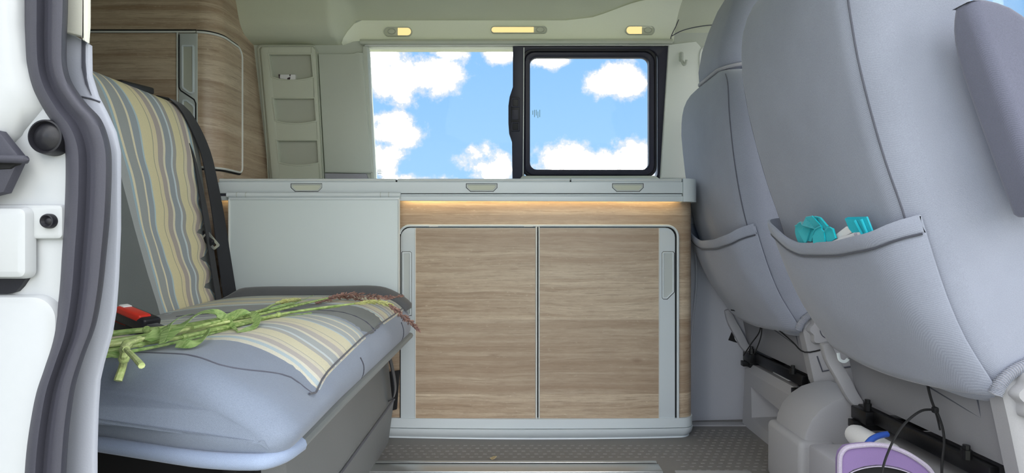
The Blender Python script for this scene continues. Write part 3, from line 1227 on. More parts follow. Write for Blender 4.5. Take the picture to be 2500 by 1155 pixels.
# side bars
plate(bm, [(lr(115, 0), 121), (lr(115, 0) + 5, 115), (656, 115), (656, 132), (664, 190), (674, 301), (681, 403), (682, 436), (lr(436, 0), 436)], onW(OFF), TH, 0.002)
plate(bm, [(759, 115), (lr(115, 1) - 6, 115), (lr(115, 1), 123), (lr(436, 1), 436), (780, 436), (778, 400), (771, 300), (764, 190), (759, 132)], onW(OFF), TH, 0.002)
prev = [(656, 115), (759, 115)]
bars = []
tops = [[(656, 115), (759, 115)]] + [p[1][::-1] for p in pockets]
bots = [p[0] for p in pockets] + [[(682, 436), (780, 436)]]
for tp, bt in zip(tops, bots):
    poly = tp + bt[::-1]
    plate(bm, poly, onW(OFF + 0.0005), TH)
link('front_panel', bm, 'organizer', org)
for k, (tp, lo) in enumerate(pockets):
    poly = tp + lo
    pk = link('pocket', frame(NB(), inset(poly, -3.0), inset(poly, 0.6), onW(OFF - 0.0015), 0.004, 0.0008), 'organizer', org)
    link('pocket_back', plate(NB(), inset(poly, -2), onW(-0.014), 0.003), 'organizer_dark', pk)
link('rim', tube(NB(), [Wp(x, y, OFF - 0.0005) for x, y in ((655, 436), (lr(300, 0) - 5, 300), (lr(115, 0) - 5, 119), (lr(115, 0), 113), (764, 113), (773, 121), (lr(300, 1) + 3, 300), (790, 436))], 0.0018, 6), 'organizer_dark', org)
pack = thing('foil_packet', 'small silver and black packet standing in the top organiser pocket', 'packet', Wp(700, 196, -0.02))
link('packet_body', plate(NB(), [(680, 182), (721, 182), (721, 197), (681, 197)], onW(-0.026), 0.009, 0.001), 'white', pack)
for poly in ([(679.5, 181.5), (684, 181.5), (683, 190), (688, 194), (682, 198)], [(706, 182), (710, 182), (708, 188), (702, 190), (700, 196), (707, 196), (709, 190)]):
    link('print_patch', plate(NB(), poly, onW(-0.0265), 0.002), 'foil', pack)

# ================================================================== LAMPS OVER THE WINDOW
hb = lambda off: onW(off)


def hdr(px, py, off=0.0):
    """point on the header band (profB) at this pixel"""
    lo, hi = -0.05, 0.30
    # march along the profile polyline
    best = None
    prof_ = profB[:6]
    for (a, b) in zip(prof_[:-1], prof_[1:]):
        fa, fb = a[1] - (577.5 - py) / F * a[0], b[1] - (577.5 - py) / F * b[0]
        if fa <= 0 <= fb:
            t = -fa / (fb - fa)
            Y, z = lerp(a[0], b[0], t), lerp(a[1], b[1], t)
            best = (Y, z)
    if best is None:
        best = prof_[0]
    Y = best[0] + off
    return Vector(((px - 1250) / F * Y, Y, H + (577.5 - py) / F * Y))


def stad(x0, x1, y0, y1, n=10):
    return rr(x0, y0, x1, y1, (y1 - y0) / 2 - 0.01, n)


def lamp(label, x0, x1, y0, y1, lx0, lx1, sw):
    pc = hdr((x0 + x1) / 2, (y0 + y1) / 2)
    t = thing('reading_lamp', label, 'lamp', pc, 'warm lamps in the roof edge above the window')
    o = stad(x0, x1, y0, y1)
    link('housing', plate(NB(), o, lambda a, b: hdr(a, b, -0.0125), 0.012, 0.001), 'headliner', t)
    link('bezel', frame(NB(), o, inset(o, 2.0), lambda a, b: hdr(a, b, -0.0150), 0.006, 0.0006), 'organizer', t)
    left = sw > (lx0 + lx1) / 2
    yy0, yy1 = y0 + 2.4, y1 - 2.4
    r = (yy1 - yy0) / 2 - 0.1
    poly = rr(lx0, yy0, lx1, yy1, (r, .6, .6, r) if left else (.6, r, r, .6), 6)
    link('lens', plate(NB(), poly, lambda a, b: hdr(a, b, -0.0145), 0.004, 0.0008), 'lamp', t)
    c = hdr(sw, (y0 + y1) / 2, -0.0155)
    ring_pts = [hdr(sw + 9.5 * math.cos(q), (y0 + y1) / 2 + 6.8 * math.sin(q), -0.0140) for q in [2 * math.pi * k / 20 for k in range(20)]]
    bmx = NB()
    tube(bmx, ring_pts, 0.0011, 6, closed=True)
    link('switch_ring', bmx, 'organizer_dark', t)
    link('switch', plate(NB(), [(sw + 8 * math.cos(2 * math.pi * k / 20), (y0 + y1) / 2 + 5.6 * math.sin(2 * math.pi * k / 20)) for k in range(20)], lambda a, b: hdr(a, b, -0.0140), 0.003, 0.0008), 'headliner', t)
    return t


lamp('small lit lamp at the left end above the window, switch at its left', 937, 1006, 65.5, 88, 971, 1003, 956)
lamp('long lit bar lamp in the middle above the window', 1198, 1336, 63.5, 81, 1200, 1303, 1319)
lamp('small lit lamp at the right end above the window, switch at its right', 1527, 1599, 62.5, 84.5, 1530, 1567, 1582)

# ================================================================== REAR BENCH
bench = thing('rear_bench', 'rear bench seat with striped covers on blue grey fabric, left of the cabinet', 'bench seat', (-0.65, 1.3, 0))


def cyc(pts, n=4):
    pts = [Vector((p[0], p[1], 0)) for p in pts]
    m_ = len(pts)
    out = []
    for i in range(m_):
        p0, p1, p2, p3 = pts[i - 1], pts[i], pts[(i + 1) % m_], pts[(i + 2) % m_]
        for k in range(n):
            t = k / n
            q = 0.5 * ((2 * p1) + (p2 - p0) * t + (2 * p0 - 5 * p1 + 4 * p2 - p3) * t * t + (3 * p1 - p0 - 3 * p2 + p3) * t ** 3)
            out.append((q.x, q.y))
    return out


SEAT_PROF = [(-.93, .36), (-.935, .44), (-.90, .462), (-.80, .472), (-.65, .478), (-.52, .483), (-.44, .484), (-.395, .478), (-.36, .464), (-.336, .444),
             (-.320, .418), (-.314, .392), (-.316, .368), (-.326, .352), (-.345, .344), (-.42, .344), (-.6, .344), (-.8, .346)]
SY0, SY1 = 0.795, 1.845


def seat_def(x, y, z):
    """soft deformation of the cushion block"""
    near = sstep(1.45, 0.92, y)
    frontw = sstep(-.50, -.33, x)
    top = sstep(.36, .45, z)
    z -= 0.034 * near * frontw * top
    z -= 0.016 * math.exp(-((x + .340) / .022) ** 2 - ((y - .965) / .035) ** 2) * top
    x += 0.012 * sstep(1.12, .83, y) * frontw * math.sin(max(0, min(1, (z - .34) / .12)) * math.pi)
    z += top * 0.004 * math.sin(9 * x + 5 * y) * sstep(.8, .95, y)
    # dip between the two places
    z -= top * 0.006 * math.exp(-((y - 1.40) / .05) ** 2)
    # slanting near end of the cushion
    y += 0.085 * sstep(-.36, -.72, x) * sstep(1.2, .82, y)
    return Vector((x, y, z))


def end_stations(y0, y1, r, mid, k=7):
    st = []
    for i in range(k + 1):
        a = math.pi / 2 * i / k
        st.append((y0 + r * (1 - math.cos(a)), r * (1 - math.sin(a))))
    st += [(lerp(y0 + r, y1 - r, i / mid), 0) for i in range(1, mid)]
    for i in range(k, -1, -1):
        a = math.pi / 2 * i / k
        st.append((y1 - r * (1 - math.cos(a)), r * (1 - math.sin(a))))
    return st


bm = NB()
pf = cyc(SEAT_PROF, 3)
rs = []
for y, ins in end_stations(SY0, SY1, 0.045, 26):
    q = inset(pf, ins) if ins > 1e-6 else pf
    rs.append([seat_def(a, y, b) for a, b in q])
rings(bm, rs)
cush = link('seat_cushion', bm, 'bench', bench, 60)


def top_prof(v, x0=-0.905, off=0.0022):
    """v 0..1 along the top of the cushion from the back to the front seam"""
    pts = TOPL
    L = TOPLEN
    s = v * L[-1]
    for i in range(len(L) - 1):
        if s <= L[i + 1] or i == len(L) - 2:
            t = (s - L[i]) / max(1e-9, L[i + 1] - L[i])
            a, b = pts[i], pts[i + 1]
            p = a.lerp(b, t)
            tg = (b - a).normalized()
            return p + Vector((-tg.y, tg.x)) * off
    return pts[-1]


TOPL = [Vector((p.x, p.y)) for p in spline([(x, z, 0) for x, z in SEAT_PROF[2:11]], 6)]
TOPL = [p for p in TOPL if p.x < -0.331]
TOPLEN = [0]
for a, b in zip(TOPL[:-1], TOPL[1:]):
    TOPLEN.append(TOPLEN[-1] + (b - a).length)


def band(y0f, y1f, off=0.003):
    def f(u, v):
        p = top_prof(v, off=off)
        y = lerp(y0f(v), y1f(v), u)
        e = min(u, 1 - u, (1 - v) * 3)
        q = seat_def(p.x, y, p.y)
        q.z -= 0.0025 * (1 - sstep(0, .05, e))
        return q
    return f


# grey top panel, then the two striped bands over it
bm = NB()
grid(bm, band(lambda v: 1.31, lambda v: 1.80, 0.0015), 10, 34, lambda u, v: Vector((0, 0, -0.004)))
link('top_panel', bm, 'bench_top', bench, 60)
bm = NB()
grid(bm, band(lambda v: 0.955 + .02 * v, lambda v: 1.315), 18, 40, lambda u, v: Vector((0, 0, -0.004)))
link('striped_seat_cover', bm, 'stripe_skylit', bench, 60)
bm = NB()
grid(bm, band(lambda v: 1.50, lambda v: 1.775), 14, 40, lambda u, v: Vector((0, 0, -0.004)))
link('striped_seat_cover', bm, 'stripe_skylit', bench, 60)
bm = NB()
def bolster(u, v):
    p = top_prof(v, off=.002)
    q = seat_def(p.x, lerp(1.768, 1.838, u), p.y)
    up = .026 * math.sin(math.pi * (.12 + .80 * u)) ** .8 * sstep(0, .12, v)
    q.z += up * (1 - .55 * sstep(.86, 1, v))
    q.x += up * .8 * sstep(.86, 1, v)
    return q


grid(bm, bolster, 10, 40, lambda u, v: Vector((0, 0, -0.012)))
link('side_bolster', bm, 'bench_dark', bench, 60)
# seams: along the front, across the top near the near end, between the places
bm = NB()
sp = [seat_def(-0.3335, lerp(0.93, 1.838, i / 24), 0.4425) + Vector((.001, 0, .001)) for i in range(25)]
tube(bm, sp, 0.0019, 6)
link('front_seam', bm, 'seam', bench)
bm = NB()
sp = []
for i in range(30):
    v_ = lerp(.08, 1.0, i / 29)
    p_ = top_prof(v_, off=.0005)
    sp.append(seat_def(p_.x, 0.845 + .115 * sstep(.80, 1.0, v_), p_.y))
tube(bm, spline(sp, 2), 0.0013, 6)
link('end_seam', bm, 'seat_seam', bench)
bm = NB()
sp = [seat_def(top_prof(v).x, 1.41, top_prof(v, off=.001).y) for v in [i / 20 for i in range(3, 21)]]
tube(bm, sp, 0.0022, 6)
link('middle_seam', bm, 'seam', bench)
for yy in (1.22, 1.67):
    bm = NB()
    sp = [seat_def(-.318, yy, .415), seat_def(-.3135, yy + .008, .392), seat_def(-.315, yy + .012, .37), seat_def(-.325, yy + .02, .353)]
    tube(bm, spline(sp, 4), 0.0016, 6)
    link('front_seam', bm, 'seam', bench)
# bottom piping round the near end and along the front
bm = NB()
sp = [seat_def(x, SY0 + 0.012, .349) + Vector((0, -.004, 0)) for x in (-.85, -.75, -.65, -.55, -.45, -.40, -.37)]
sp += [seat_def(-.345, .806, .349), seat_def(-.327, .83, .349), seat_def(-.320, .87, .349)]
tube(bm, spline(sp, 3), 0.0115, 10)
link('piping', bm, 'piping', bench)
bm = NB()
sp = [seat_def(-.320, y, .349) for y in (.87, .95, 1.1, 1.3, 1.5, 1.7, 1.83)]
tube(bm, spline(sp, 3), 0.009, 8)
link('piping', bm, 'bench_top', bench)
# backrest
BACK = [(-.90, .36), (-.908, .45), (-.925, .56), (-.942, .68), (-.955, .79), (-.968, .90), (-.985, .99), (-1.004, 1.04), (-1.035, 1.066), (-1.075, 1.062), (-1.105, 1.03),
        (-1.11, .9), (-1.09, .7), (-1.06, .5), (-1.04, .36)]
pb = cyc(BACK, 3)
bm = NB()
rs = []
for y, ins in end_stations(0.82, 1.845, 0.05, 12):
    q = inset(pb, ins) if ins > 1e-6 else pb
    rs.append([Vector((a, y, b)) for a, b in q])
rings(bm, rs)
link('backrest', bm, 'bench_top', bench, 60)
BL = [Vector((p.x, p.y)) for p in spline([(x, z, 0) for x, z in BACK[1:10]], 6)]
BLEN = [0]
for a, b in zip(BL[:-1], BL[1:]):
    BLEN.append(BLEN[-1] + (b - a).length)


def back_pt(v, off=0.003):
    s = v * BLEN[-1]
    for i in range(len(BLEN) - 1):
        if s <= BLEN[i + 1] or i == len(BLEN) - 2:
            t = (s - BLEN[i]) / max(1e-9, BLEN[i + 1] - BLEN[i])
            a, b = BL[i], BL[i + 1]
            p = a.lerp(b, t)
            tg = (b - a).normalized()
            return p + Vector((tg.y, -tg.x)) * off


def back_band(u, v):
    p = back_pt(v)
    y = lerp(lerp(1.50, 1.36, min(1, v * 1.1)), 1.785, u)
    wave = 0.004 * math.sin(v * 52) * sstep(.55, 1, u) * sstep(.75, .3, v)
    e = min(u, 1 - u)
    return Vector((p.x + wave - 0.004 * (1 - sstep(0, .06, e)), y + 0.006 * math.sin(v * 47 + 1) * u * sstep(.85, .4, v), p.y))


bm = NB()
grid(bm, back_band, 20, 70, lambda u, v: Vector((-0.008, 0, 0)))
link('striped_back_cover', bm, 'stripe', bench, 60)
bm = NB()
grid(bm, lambda u, v: Vector((back_pt(v).x, lerp(.86, 1.22, u), back_pt(v).y)), 8, 40, lambda u, v: Vector((-0.008, 0, 0)))
link('striped_back_cover', bm, 'stripe', bench, 60)
# belt guide on the top edge of the backrest
bm = NB()
rbox(bm, Matrix.Translation((-1.045, 1.60, 1.070)) @ Matrix.Rotation(0.1, 4, 'X'), 0.02, 0.07, 0.010, 0.006, 3)
link('belt_guide', bm, 'black', bench)
# base with its crease
bm = NB()
rs = []
for y in (1.02, 1.862):
    rs.append([Vector((x, y, z)) for x, z in ((-1.10, 0.0), (-.396, 0.0), (-.378, .135), (-.384, .142), (-.405, .34), (-1.10, .34))])
rings(bm, rs)
link('base', bm, 'bench_base', bench, 20)
bm = NB()
rs = []
for y in (1.005, 1.02):
    rs.append([Vector((x, y, z)) for x, z in ((-1.05, 0.02), (-.44, 0.02), (-.44, .33), (-1.05, .33))])
rings(bm, rs)
box(bm, -.47, -.445, 0.94, 1.01, 0.02, .335, .004)
link('base_shade', bm, 'gap', bench)  # black slab standing in for the shadow under the near cushion end
bm = NB()
tube(bm, [Vector((-.3765, 1.03, .1385)), Vector((-.3765, 1.86, .1385))], 0.003, 6)
link('crease', bm, 'seam', bench)
bm = NB()
ribbon(bm, spline([Vector((-.388, 1.775, .33)), Vector((-.372, 1.79, .27)), Vector((-.362, 1.80, .2)), Vector((-.366, 1.80, .165)), Vector((-.376, 1.79, .155))], 5), Vector((0, 1, 0)), 0.03, 0.003)
link('pull_strap', bm, 'belt', bench)
bm = NB()
plate(bm, [(944, 910), (975, 905), (968, 1000), (948, 1005)], atY(1.868), 0.01, 0.001)
link('side_gap', bm, 'gap', bench)

# shoulder belt over the far edge of the backrest
belt = thing('seat_belt', 'black shoulder belt with steel tongue hanging over the far edge of the backrest', 'seat belt', (-0.9, 1.8, 0.47))
bm = NB()
bp = []
for i in range(30):
    v = i / 29
    p = back_pt(lerp(1.0, 0.02, v), 0.010 + 0.022 * sstep(.1, .7, v))
    bp.append(Vector((p.x, lerp(1.745, 1.815, sstep(0, .35, v)), p.y)))
bp.append(Vector((-.885, 1.815, .462)))
ribbon(bm, bp, [Vector((0.35 * (i / 30), 1, 0)) for i in range(31)], 0.052, 0.003)
link('webbing', bm, 'belt', belt)
bm = NB()
ribbon(bm, [p + Vector((-.012, -.055 + .01 * k / 30, -.004)) for k, p in enumerate(bp[8:])], Vector((0, 1, 0)), lambda q: .004 + .028 * min(1, q * 2.5), 0.003)
link('webbing', bm, 'belt', belt)  # second dark strip, painted shading between striped cover and belt
bm = NB()
c0 = P(503, 580, 1.775)
rot = Matrix.Translation(c0) @ Matrix.Rotation(math.radians(38), 4, 'Y') @ Matrix.Rotation(math.radians(-12), 4, 'Z')
rbox(bm, rot, 0.034, 0.010, 0.012, 0.006, 3)
tg = link('tongue_cover', bm, 'black', belt)
bm = NB()
c1 = P(515, 588, 1.765)
rot = Matrix.Translation(c1) @ Matrix.Rotation(math.radians(50), 4, 'Y')
o2 = rr(-.028, -.012, .028, .012, .005, 4)
i2 = rr(-.017, -.005, .021, .005, .003, 4)
fo = [rot @ Vector((a, 0, b)) for a, b in o2]
fi = [rot @ Vector((a, 0, b)) for a, b in i2]
th = rot.to_3x3() @ Vector((0, .0025, 0))
vr = [[bm.verts.new(p) for p in r] for r in ([p + th for p in fo], fo, fi, [p + th for p in fi])]
vr.append(vr[0])
for a, b in zip(vr[:-1], vr[1:]):
    for i in range(len(a)):
        j = (i + 1) % len(a)
        bm.faces.new((a[i], a[j], b[j], b[i]))
link('tongue', bm, 'metal', belt)

# the two belt buckles in the gap of the seat


def buckle(label, px, py, zz, yaw):
    c = seatP(px, py, zz)
    t = thing('belt_buckle', label, 'buckle', c - Vector((0, 0, .012)))
    R = Matrix.Translation(c) @ Matrix.Rotation(yaw, 4, 'Z') @ Matrix.Rotation(math.radians(14), 4, 'Y')
    link('housing', rbox(NB(), R, 0.040, 0.019, 0.013, 0.006, 3), 'black', t)
    link('button', rbox(NB(), R @ Matrix.Translation((-.006, -.006, .009)), 0.032, 0.013, 0.008, 0.004, 3), 'red', t)
    link('stalk', rbox(NB(), R @ Matrix.Translation((.05, 0, -.004)), 0.016, 0.014, 0.007, 0.004, 2), 'belt', t)
    link('slot', rbox(NB(), R @ Matrix.Translation((-.032, -.004, .015)), 0.007, 0.009, 0.004, 0.002, 2), 'white', t)


buckle('red buttoned belt buckle nearest the door frame, lower of the two on the bench', 306, 790, .492, math.radians(-16))
buckle('red buttoned belt buckle lying behind the other one at the backrest', 336, 779, .503, math.radians(-20))

# ================================================================== GRASS STALKS ON THE BENCH
GR = 'cut grass stalks lying across the bench'


def path(pp):
    return spline([seatP(x, y, zz) for x, y, zz in pp], 6)


def stalk(label, pp, r, mat='grass', head=None, leaves=(), nodes=()):
    pts = path(pp)
    t = thing('grass_stalk', label, 'grass', pts[len(pts) // 2] - Vector((0, 0, r)), GR)
    b = NB()
    tube(b, pts, r, 8, r * 0.55)
    for f in nodes:
        i = int(f * (len(pts) - 2))
        q = pts[i]
        dd = (pts[i + 1] - q).normalized()
        tube(b, [q - dd * .005, q - dd * .002, q + dd * .002, q + dd * .005], lambda s: r * (1.0 if s in (0, 1) else 1.35), 8)
    link('stem', b, mat, t)
    for lp, wd in leaves:
        lpts = path(lp)
        b = NB()
        n = len(lpts)
        sides = []
        for i in range(n):
            tt = (lpts[min(i + 1, n - 1)] - lpts[max(i - 1, 0)]).normalized()
            sd = tt.cross(Vector((.25 * math.sin(i * .35), -.75, .55))).normalized()
            sides.append(sd)
        ribbon(b, lpts, sides, lambda s: wd * (0.35 + 0.65 * math.sin(math.pi * min(1, .12 + s * .88)) if s < .6 else wd and (0.08 + .92 * math.sin(math.pi * (.12 + .88 * s)))), 0.0012)
        link('leaf', b, 'leaf', t)
    for hp, hr, hm in ([] if not head else head if isinstance(head, list) else [head]):
        hpts = path(hp)
        b = NB()
        rnd = random.Random(len(pp) * 31 + int(hp[0][0]))
        n = len(hpts)
        tube(b, hpts, 0.0016, 6, 0.0008)
        cnt_ = 190
        for k in range(cnt_):
            f = rnd.random()
            i = min(n - 2, int(f * (n - 1)))
            q = hpts[i].lerp(hpts[i + 1], f * (n - 1) - i)
            dd = (hpts[min(n - 1, i + 1)] - hpts[i]).normalized()
            ang = rnd.random() * 6.283
            u = dd.cross(Vector((0, 0.3, 1))).normalized()
            v = dd.cross(u)
            rad = hr * (math.sin(math.pi * (.08 + .88 * f)) ** .6) * (.35 + .65 * rnd.random())
            side = (u * math.cos(ang) + v * math.sin(ang) * .8)
            a = q + side * rad * .3
            e = q + side * rad + dd * (.006 + .006 * rnd.random())
            tube(b, [a, a.lerp(e, .5), e], lambda s: .0019 * (1.0 - abs(s - .5) * 1.5), 4)
        oh = link('seed_head', b, hm, t)
        oh['kind'] = 'stuff'
    return t


Z0 = .4895
stalk('thick pale grass stalk whose cut end hangs down over the near cushion edge',
      [(288, 930, .452), (300, 893, .472), (303, 868, .492), (300, 852, .498), (316, 838, .50), (372, 824, .497), (470, 806, .497), (600, 783, .497), (700, 766, .495)], 0.0055, 'grass_pale', None, (), (.22, .5))
stalk('short pale grass stalk bent at a node, cut end pointing at the near edge',
      [(346, 893, .492), (330, 875, .497), (312, 857, .502), (306, 846, .504), (330, 832, .506), (350, 826, .506)], 0.0042, 'grass_pale', None, (), (.55,))
stalk('backmost thick green grass stalk, starting beside the red belt buckles',
      [(255, 817, Z0 + .004), (330, 808, Z0 + .006), (420, 800, Z0 + .008), (520, 783, Z0 + .01), (640, 760, Z0 + .01), (720, 745, Z0 + .008), (790, 731, Z0 + .006)], 0.0052, 'grass',
      ([(770, 740, Z0 + .004), (800, 731, Z0 + .006), (840, 724, Z0 + .006), (890, 735, Z0 + .004)], 0.012, 'seed'), (), (.25, .6))
stalk('grass stalk with long plum seed head lying flat toward the far bench corner',
      [(258, 836, Z0), (350, 820, Z0 + .004), (480, 795, Z0 + .008), (600, 775, Z0 + .01), (700, 752, Z0 + .014), (800, 728, Z0 + .014)], 0.004, 'grass',
      ([(800, 727, Z0 + .012), (850, 719, Z0 + .012), (900, 724, Z0 + .008), (940, 727, Z0 + .004), (985, 722, Z0 + .002)], 0.014, 'seed'),
      (([(395, 838, Z0 + .01), (425, 810, Z0 + .02), (455, 785, Z0 + .03), (490, 766, Z0 + .035), (525, 763, Z0 + .03), (553, 778, Z0 + .018), (570, 798, Z0 + .006), (582, 811, Z0 + .002)], .017),), (.3,))
stalk('grass stalk whose seed head droops over the front edge of the cushion',
      [(258, 848, Z0), (340, 840, Z0 + .003), (450, 822, Z0 + .005), (560, 795, Z0 + .006), (680, 768, Z0 + .008), (780, 752, Z0 + .01), (870, 741, Z0 + .01)], 0.004, 'grass',
      [([(865, 741, Z0 + .011), (915, 737, Z0 + .011), (945, 742, Z0 + .004), (960, 751, .482)], 0.010, 'seed_green'), ([(945, 742, Z0 + .004), (967, 757, .478), (990, 778, .452), (1008, 793, .43), (1021, 806, .414)], 0.013, 'seed')], (), (.35, .7))
stalk('grass stalk with a broad twisted blade standing up in the middle of the bunch',
      [(262, 858, Z0), (360, 838, Z0 + .004), (470, 816, Z0 + .006), (600, 790, Z0 + .004), (700, 765, Z0 + .004), (830, 748, Z0 + .004)], 0.0035, 'grass', None,
      (([(505, 803, Z0 + .006), (540, 786, Z0 + .012), (570, 770, Z0 + .022), (592, 762, Z0 + .028), (612, 764, Z0 + .026)], .020),
       ([(596, 770, Z0 + .016), (616, 766, Z0 + .022), (628, 780, Z0 + .014), (620, 797, Z0 + .004), (598, 806, Z0 + .002), (578, 812, Z0 + .001)], .015)), (.2,))
stalk('thin dark green grass stalk along the front side of the bunch',
      [(258, 870, Z0), (300, 862, Z0), (420, 838, Z0), (540, 808, Z0), (660, 780, Z0), (760, 764, Z0)], 0.003, 'leaf', None,
      (([(300, 864, Z0), (270, 868, Z0 + .001), (235, 880, Z0 + .001)], .012), ([(430, 842, Z0 + .001), (470, 838, Z0 + .004), (500, 820, Z0 + .008), (512, 800, Z0 + .014)], .016),), ())
stalk('slender grass stalk with folded torn sheath near the cut ends',
      [(256, 842, Z0 + .008), (300, 838, Z0 + .009), (380, 822, Z0 + .010), (440, 808, Z0 + .012), (560, 785, Z0 + .014)], 0.0045, 'grass_pale', None,
      (([(360, 832, Z0 + .01), (385, 815, Z0 + .018), (400, 802, Z0 + .025), (415, 796, Z0 + .02)], .022), ([(395, 836, Z0 + .012), (402, 815, Z0 + .02), (412, 795, Z0 + .028), (440, 775, Z0 + .032), (470, 766, Z0 + .02)], .011)), (.4,))
stalk('slender grass stalk with a pale sprig of florets beside the cabinet side',
      [(470, 800, Z0 + .016), (560, 778, Z0 + .018), (640, 757, Z0 + .018), (665, 745, Z0 + .018), (690, 738, Z0 + .018), (720, 732, Z0 + .014)], 0.003, 'grass',
      ([(672, 741, Z0 + .018), (700, 735, Z0 + .02), (732, 731, Z0 + .016)], 0.009, 'seed_green'), (([(640, 760, Z0 + .012), (690, 746, Z0 + .016), (735, 734, Z0 + .018), (765, 721, Z0 + .02)], .008),), ())

# ================================================================== FRONT SEATS (seen from behind)
XR = [(-.34, .845), (-.29, .805), (-.243, .778), (-.17, .730), (-.10, .700), (-.03, .677), (.045, .655), (.16, .614), (.27, .586), (.334, .572), (.386, .565), (.487, .557), (.54, .552), (.60, .55)]
YC = 1.20
HW = .25


def smooth_tab(tab, z):
    return (interp(tab, z - .03) + interp(tab, z) * 2 + interp(tab, z + .03)) / 4


def make_seat(label, oy, shear, armrest, squash=1.0):
    """oy: offset along Y from the near seat; shear: more upright backrest"""
    root = thing('front_seat', label, 'car seat', (0.95, YC + oy, 0.20), None)

    def lean(z):
        return shear * max(0, z - .045)

    def T(x, y, z):
        if z > .30:
            z = .30 + (z - .30) * squash
        return Vector((x + lean(z), y + oy, H + z))

    def rear(y, z, off=0.0):
        """rear surface at (y, z'), y in near-seat coordinates"""
        a = max(-1, min(1, (y - YC) / HW))
        return smooth_tab(XR, z) - .028 * (1 - a * a) - off

    # backrest
    def ring(z, hw, th, cut=0.0):
        pts = []
        x0 = smooth_tab(XR, z)
        r = min(.055, hw * .8, th * .35)
        poly = rr(-hw, cut, hw, th, (r, r, r * .8, r * .8), 6)
        for i, (a, b) in enumerate(poly):
            f = max(0, 1 - b / th)
            q = max(-1, min(1, a / HW))
            pts.append(T(x0 + b - .028 * (1 - q * q) * f, YC + a, z))
        return pts
    bm = NB()
    rs = []
    lv = [(-.292, .15, .07, .03), (-.285, .20, .10, .012), (-.27, .235, .12, .003), (-.25, .247, .135, 0), (-.2, .25, .145, 0), (-.13, .25, .20, 0), (-.05, .25, .215, 0),
          (.045, .25, .215, 0), (.13, .25, .215, 0), (.22, .25, .215, 0), (.30, .25, .215, 0), (.37, .25, .21, 0), (.42, .247, .205, 0), (.455, .241, .195, 0.001), (.485, .229, .18, 0.004),
          (.51, .208, .16, 0.010), (.53, .176, .105, 0.018), (.545, .13, .085, 0.028), (.55, .075, .06, .04)]
    for z, hw, th, c in lv:
        rs.append(ring(z, hw, th, c))
    rings(bm, rs)
    back = link('backrest', bm, 'seat_fabric', root, 65)
    # seams down both edges of the back panel
    for idx, dy_ in ((4, -.0007), (9, .0007)):
        bm = NB()
        sp = [rs[k][idx] + Vector((-.0006, dy_, 0)) for k in range(3, 16)]
        tube(bm, spline(sp, 3), 0.0016, 6)
        link('seam', bm, 'seat_seam', back)

    # pocket panel on the lower back
    def ptop(u):
        return interp([(0, .036), (.04, .021), (.115, .004), (.31, -.011), (.48, -.0145), (.62, -.016), (.72, -.004), (.86, .030), (1, .045)], u)

    def pocket(u, v):
        y = lerp(YC - .246, YC + .244, u)
        zt = (ptop(u - .03) + 2 * ptop(u) + ptop(u + .03)) / 4
        z = lerp(zt, -.262 - .016 * math.sin(math.pi * u), v)
        e = min(1, min(u, 1 - u) / .14)
        bulge = (.004 + .026 * (e * (2 - e)) * (1 - .75 * v * v))
        bulge += .004 * math.sin(u * 9 + v * 4) * (1 - v) * e
        xo = rear(y, z, bulge)
        if u < .05 or u > .95:
            xo += .015 * (1 - min(u, 1 - u) / .05)
        return T(xo, y, z)
    bm = NB()
    grid(bm, pocket, 36, 22, lambda u, v: Vector((0.0035, 0, 0)))
    pk = link('back_pocket', bm, 'seat_fabric', root, 65)
    bm = NB()

    def pband(u, v):
        p = pocket(u, 0.090 * v)
        return p + Vector((-.0035 - .003 * math.sin(math.pi * v), 0, .002 * (1 - v)))
    grid(bm, pband, 36, 6, lambda u, v: Vector((0.006, 0, 0)))
    link('pocket_hem', bm, 'seat_fabric', pk, 65)
    bm = NB()
    tube(bm, [pocket(i / 36, .092) + Vector((-.003, 0, -.0015)) for i in range(37)], 0.0022, 6)
    link('hem_seam', bm, 'seam', pk)
    # overlocked lower hem
    bm = NB()
    sp = [T(rear(lerp(YC + .19, YC - .238, i / 24), -.272, .001) + (.004 if i < 24 else .010), lerp(YC + .19, YC - .238, i / 24), -.268 - .016 * math.sin(math.pi * (1 - i / 24)) ** .7 + .010 * (i / 24)) for i in range(25)]
    tube(bm, sp, 0.0045, 8)
    link('hem', bm, 'hem', back)
    bm = NB()
    sp = spline([T(.792, YC - .247, -.258), T(.797, YC - .251, -.240), T(.812, YC - .253, -.222), T(.835, YC - .254, -.208), T(.862, YC - .254, -.198), T(.90, YC - .253, -.192)], 6)
    tube(bm, sp, 0.0085, 10)
    link('hem', bm, 'hem', back)
    bm = NB()
    for k in range(34):
        i = int(k / 34 * (len(sp) - 2))
        q = sp[i].lerp(sp[i + 1], (k / 34 * (len(sp) - 2)) % 1)
        dd = (sp[i + 1] - sp[i]).normalized()
        ring_ = [q + (dd.cross(Vector((0, 1, 0))).normalized() * math.cos(a) + Vector((0, 1, 0)) * math.sin(a)) * .0092 + dd * .002 * math.cos(a) for a in [6.283 * j / 10 for j in range(10)]]
        tube(bm, ring_, .0011, 4, closed=True)
    sth = link('hem_stitching', bm, 'seat_fabric', back)
    sth['kind'] = 'stuff'
    def TH(x, y, z):
        return Vector((x + lean(z), y + oy, H + z))

    # headrest with posts
    bm = NB()
    rs = []
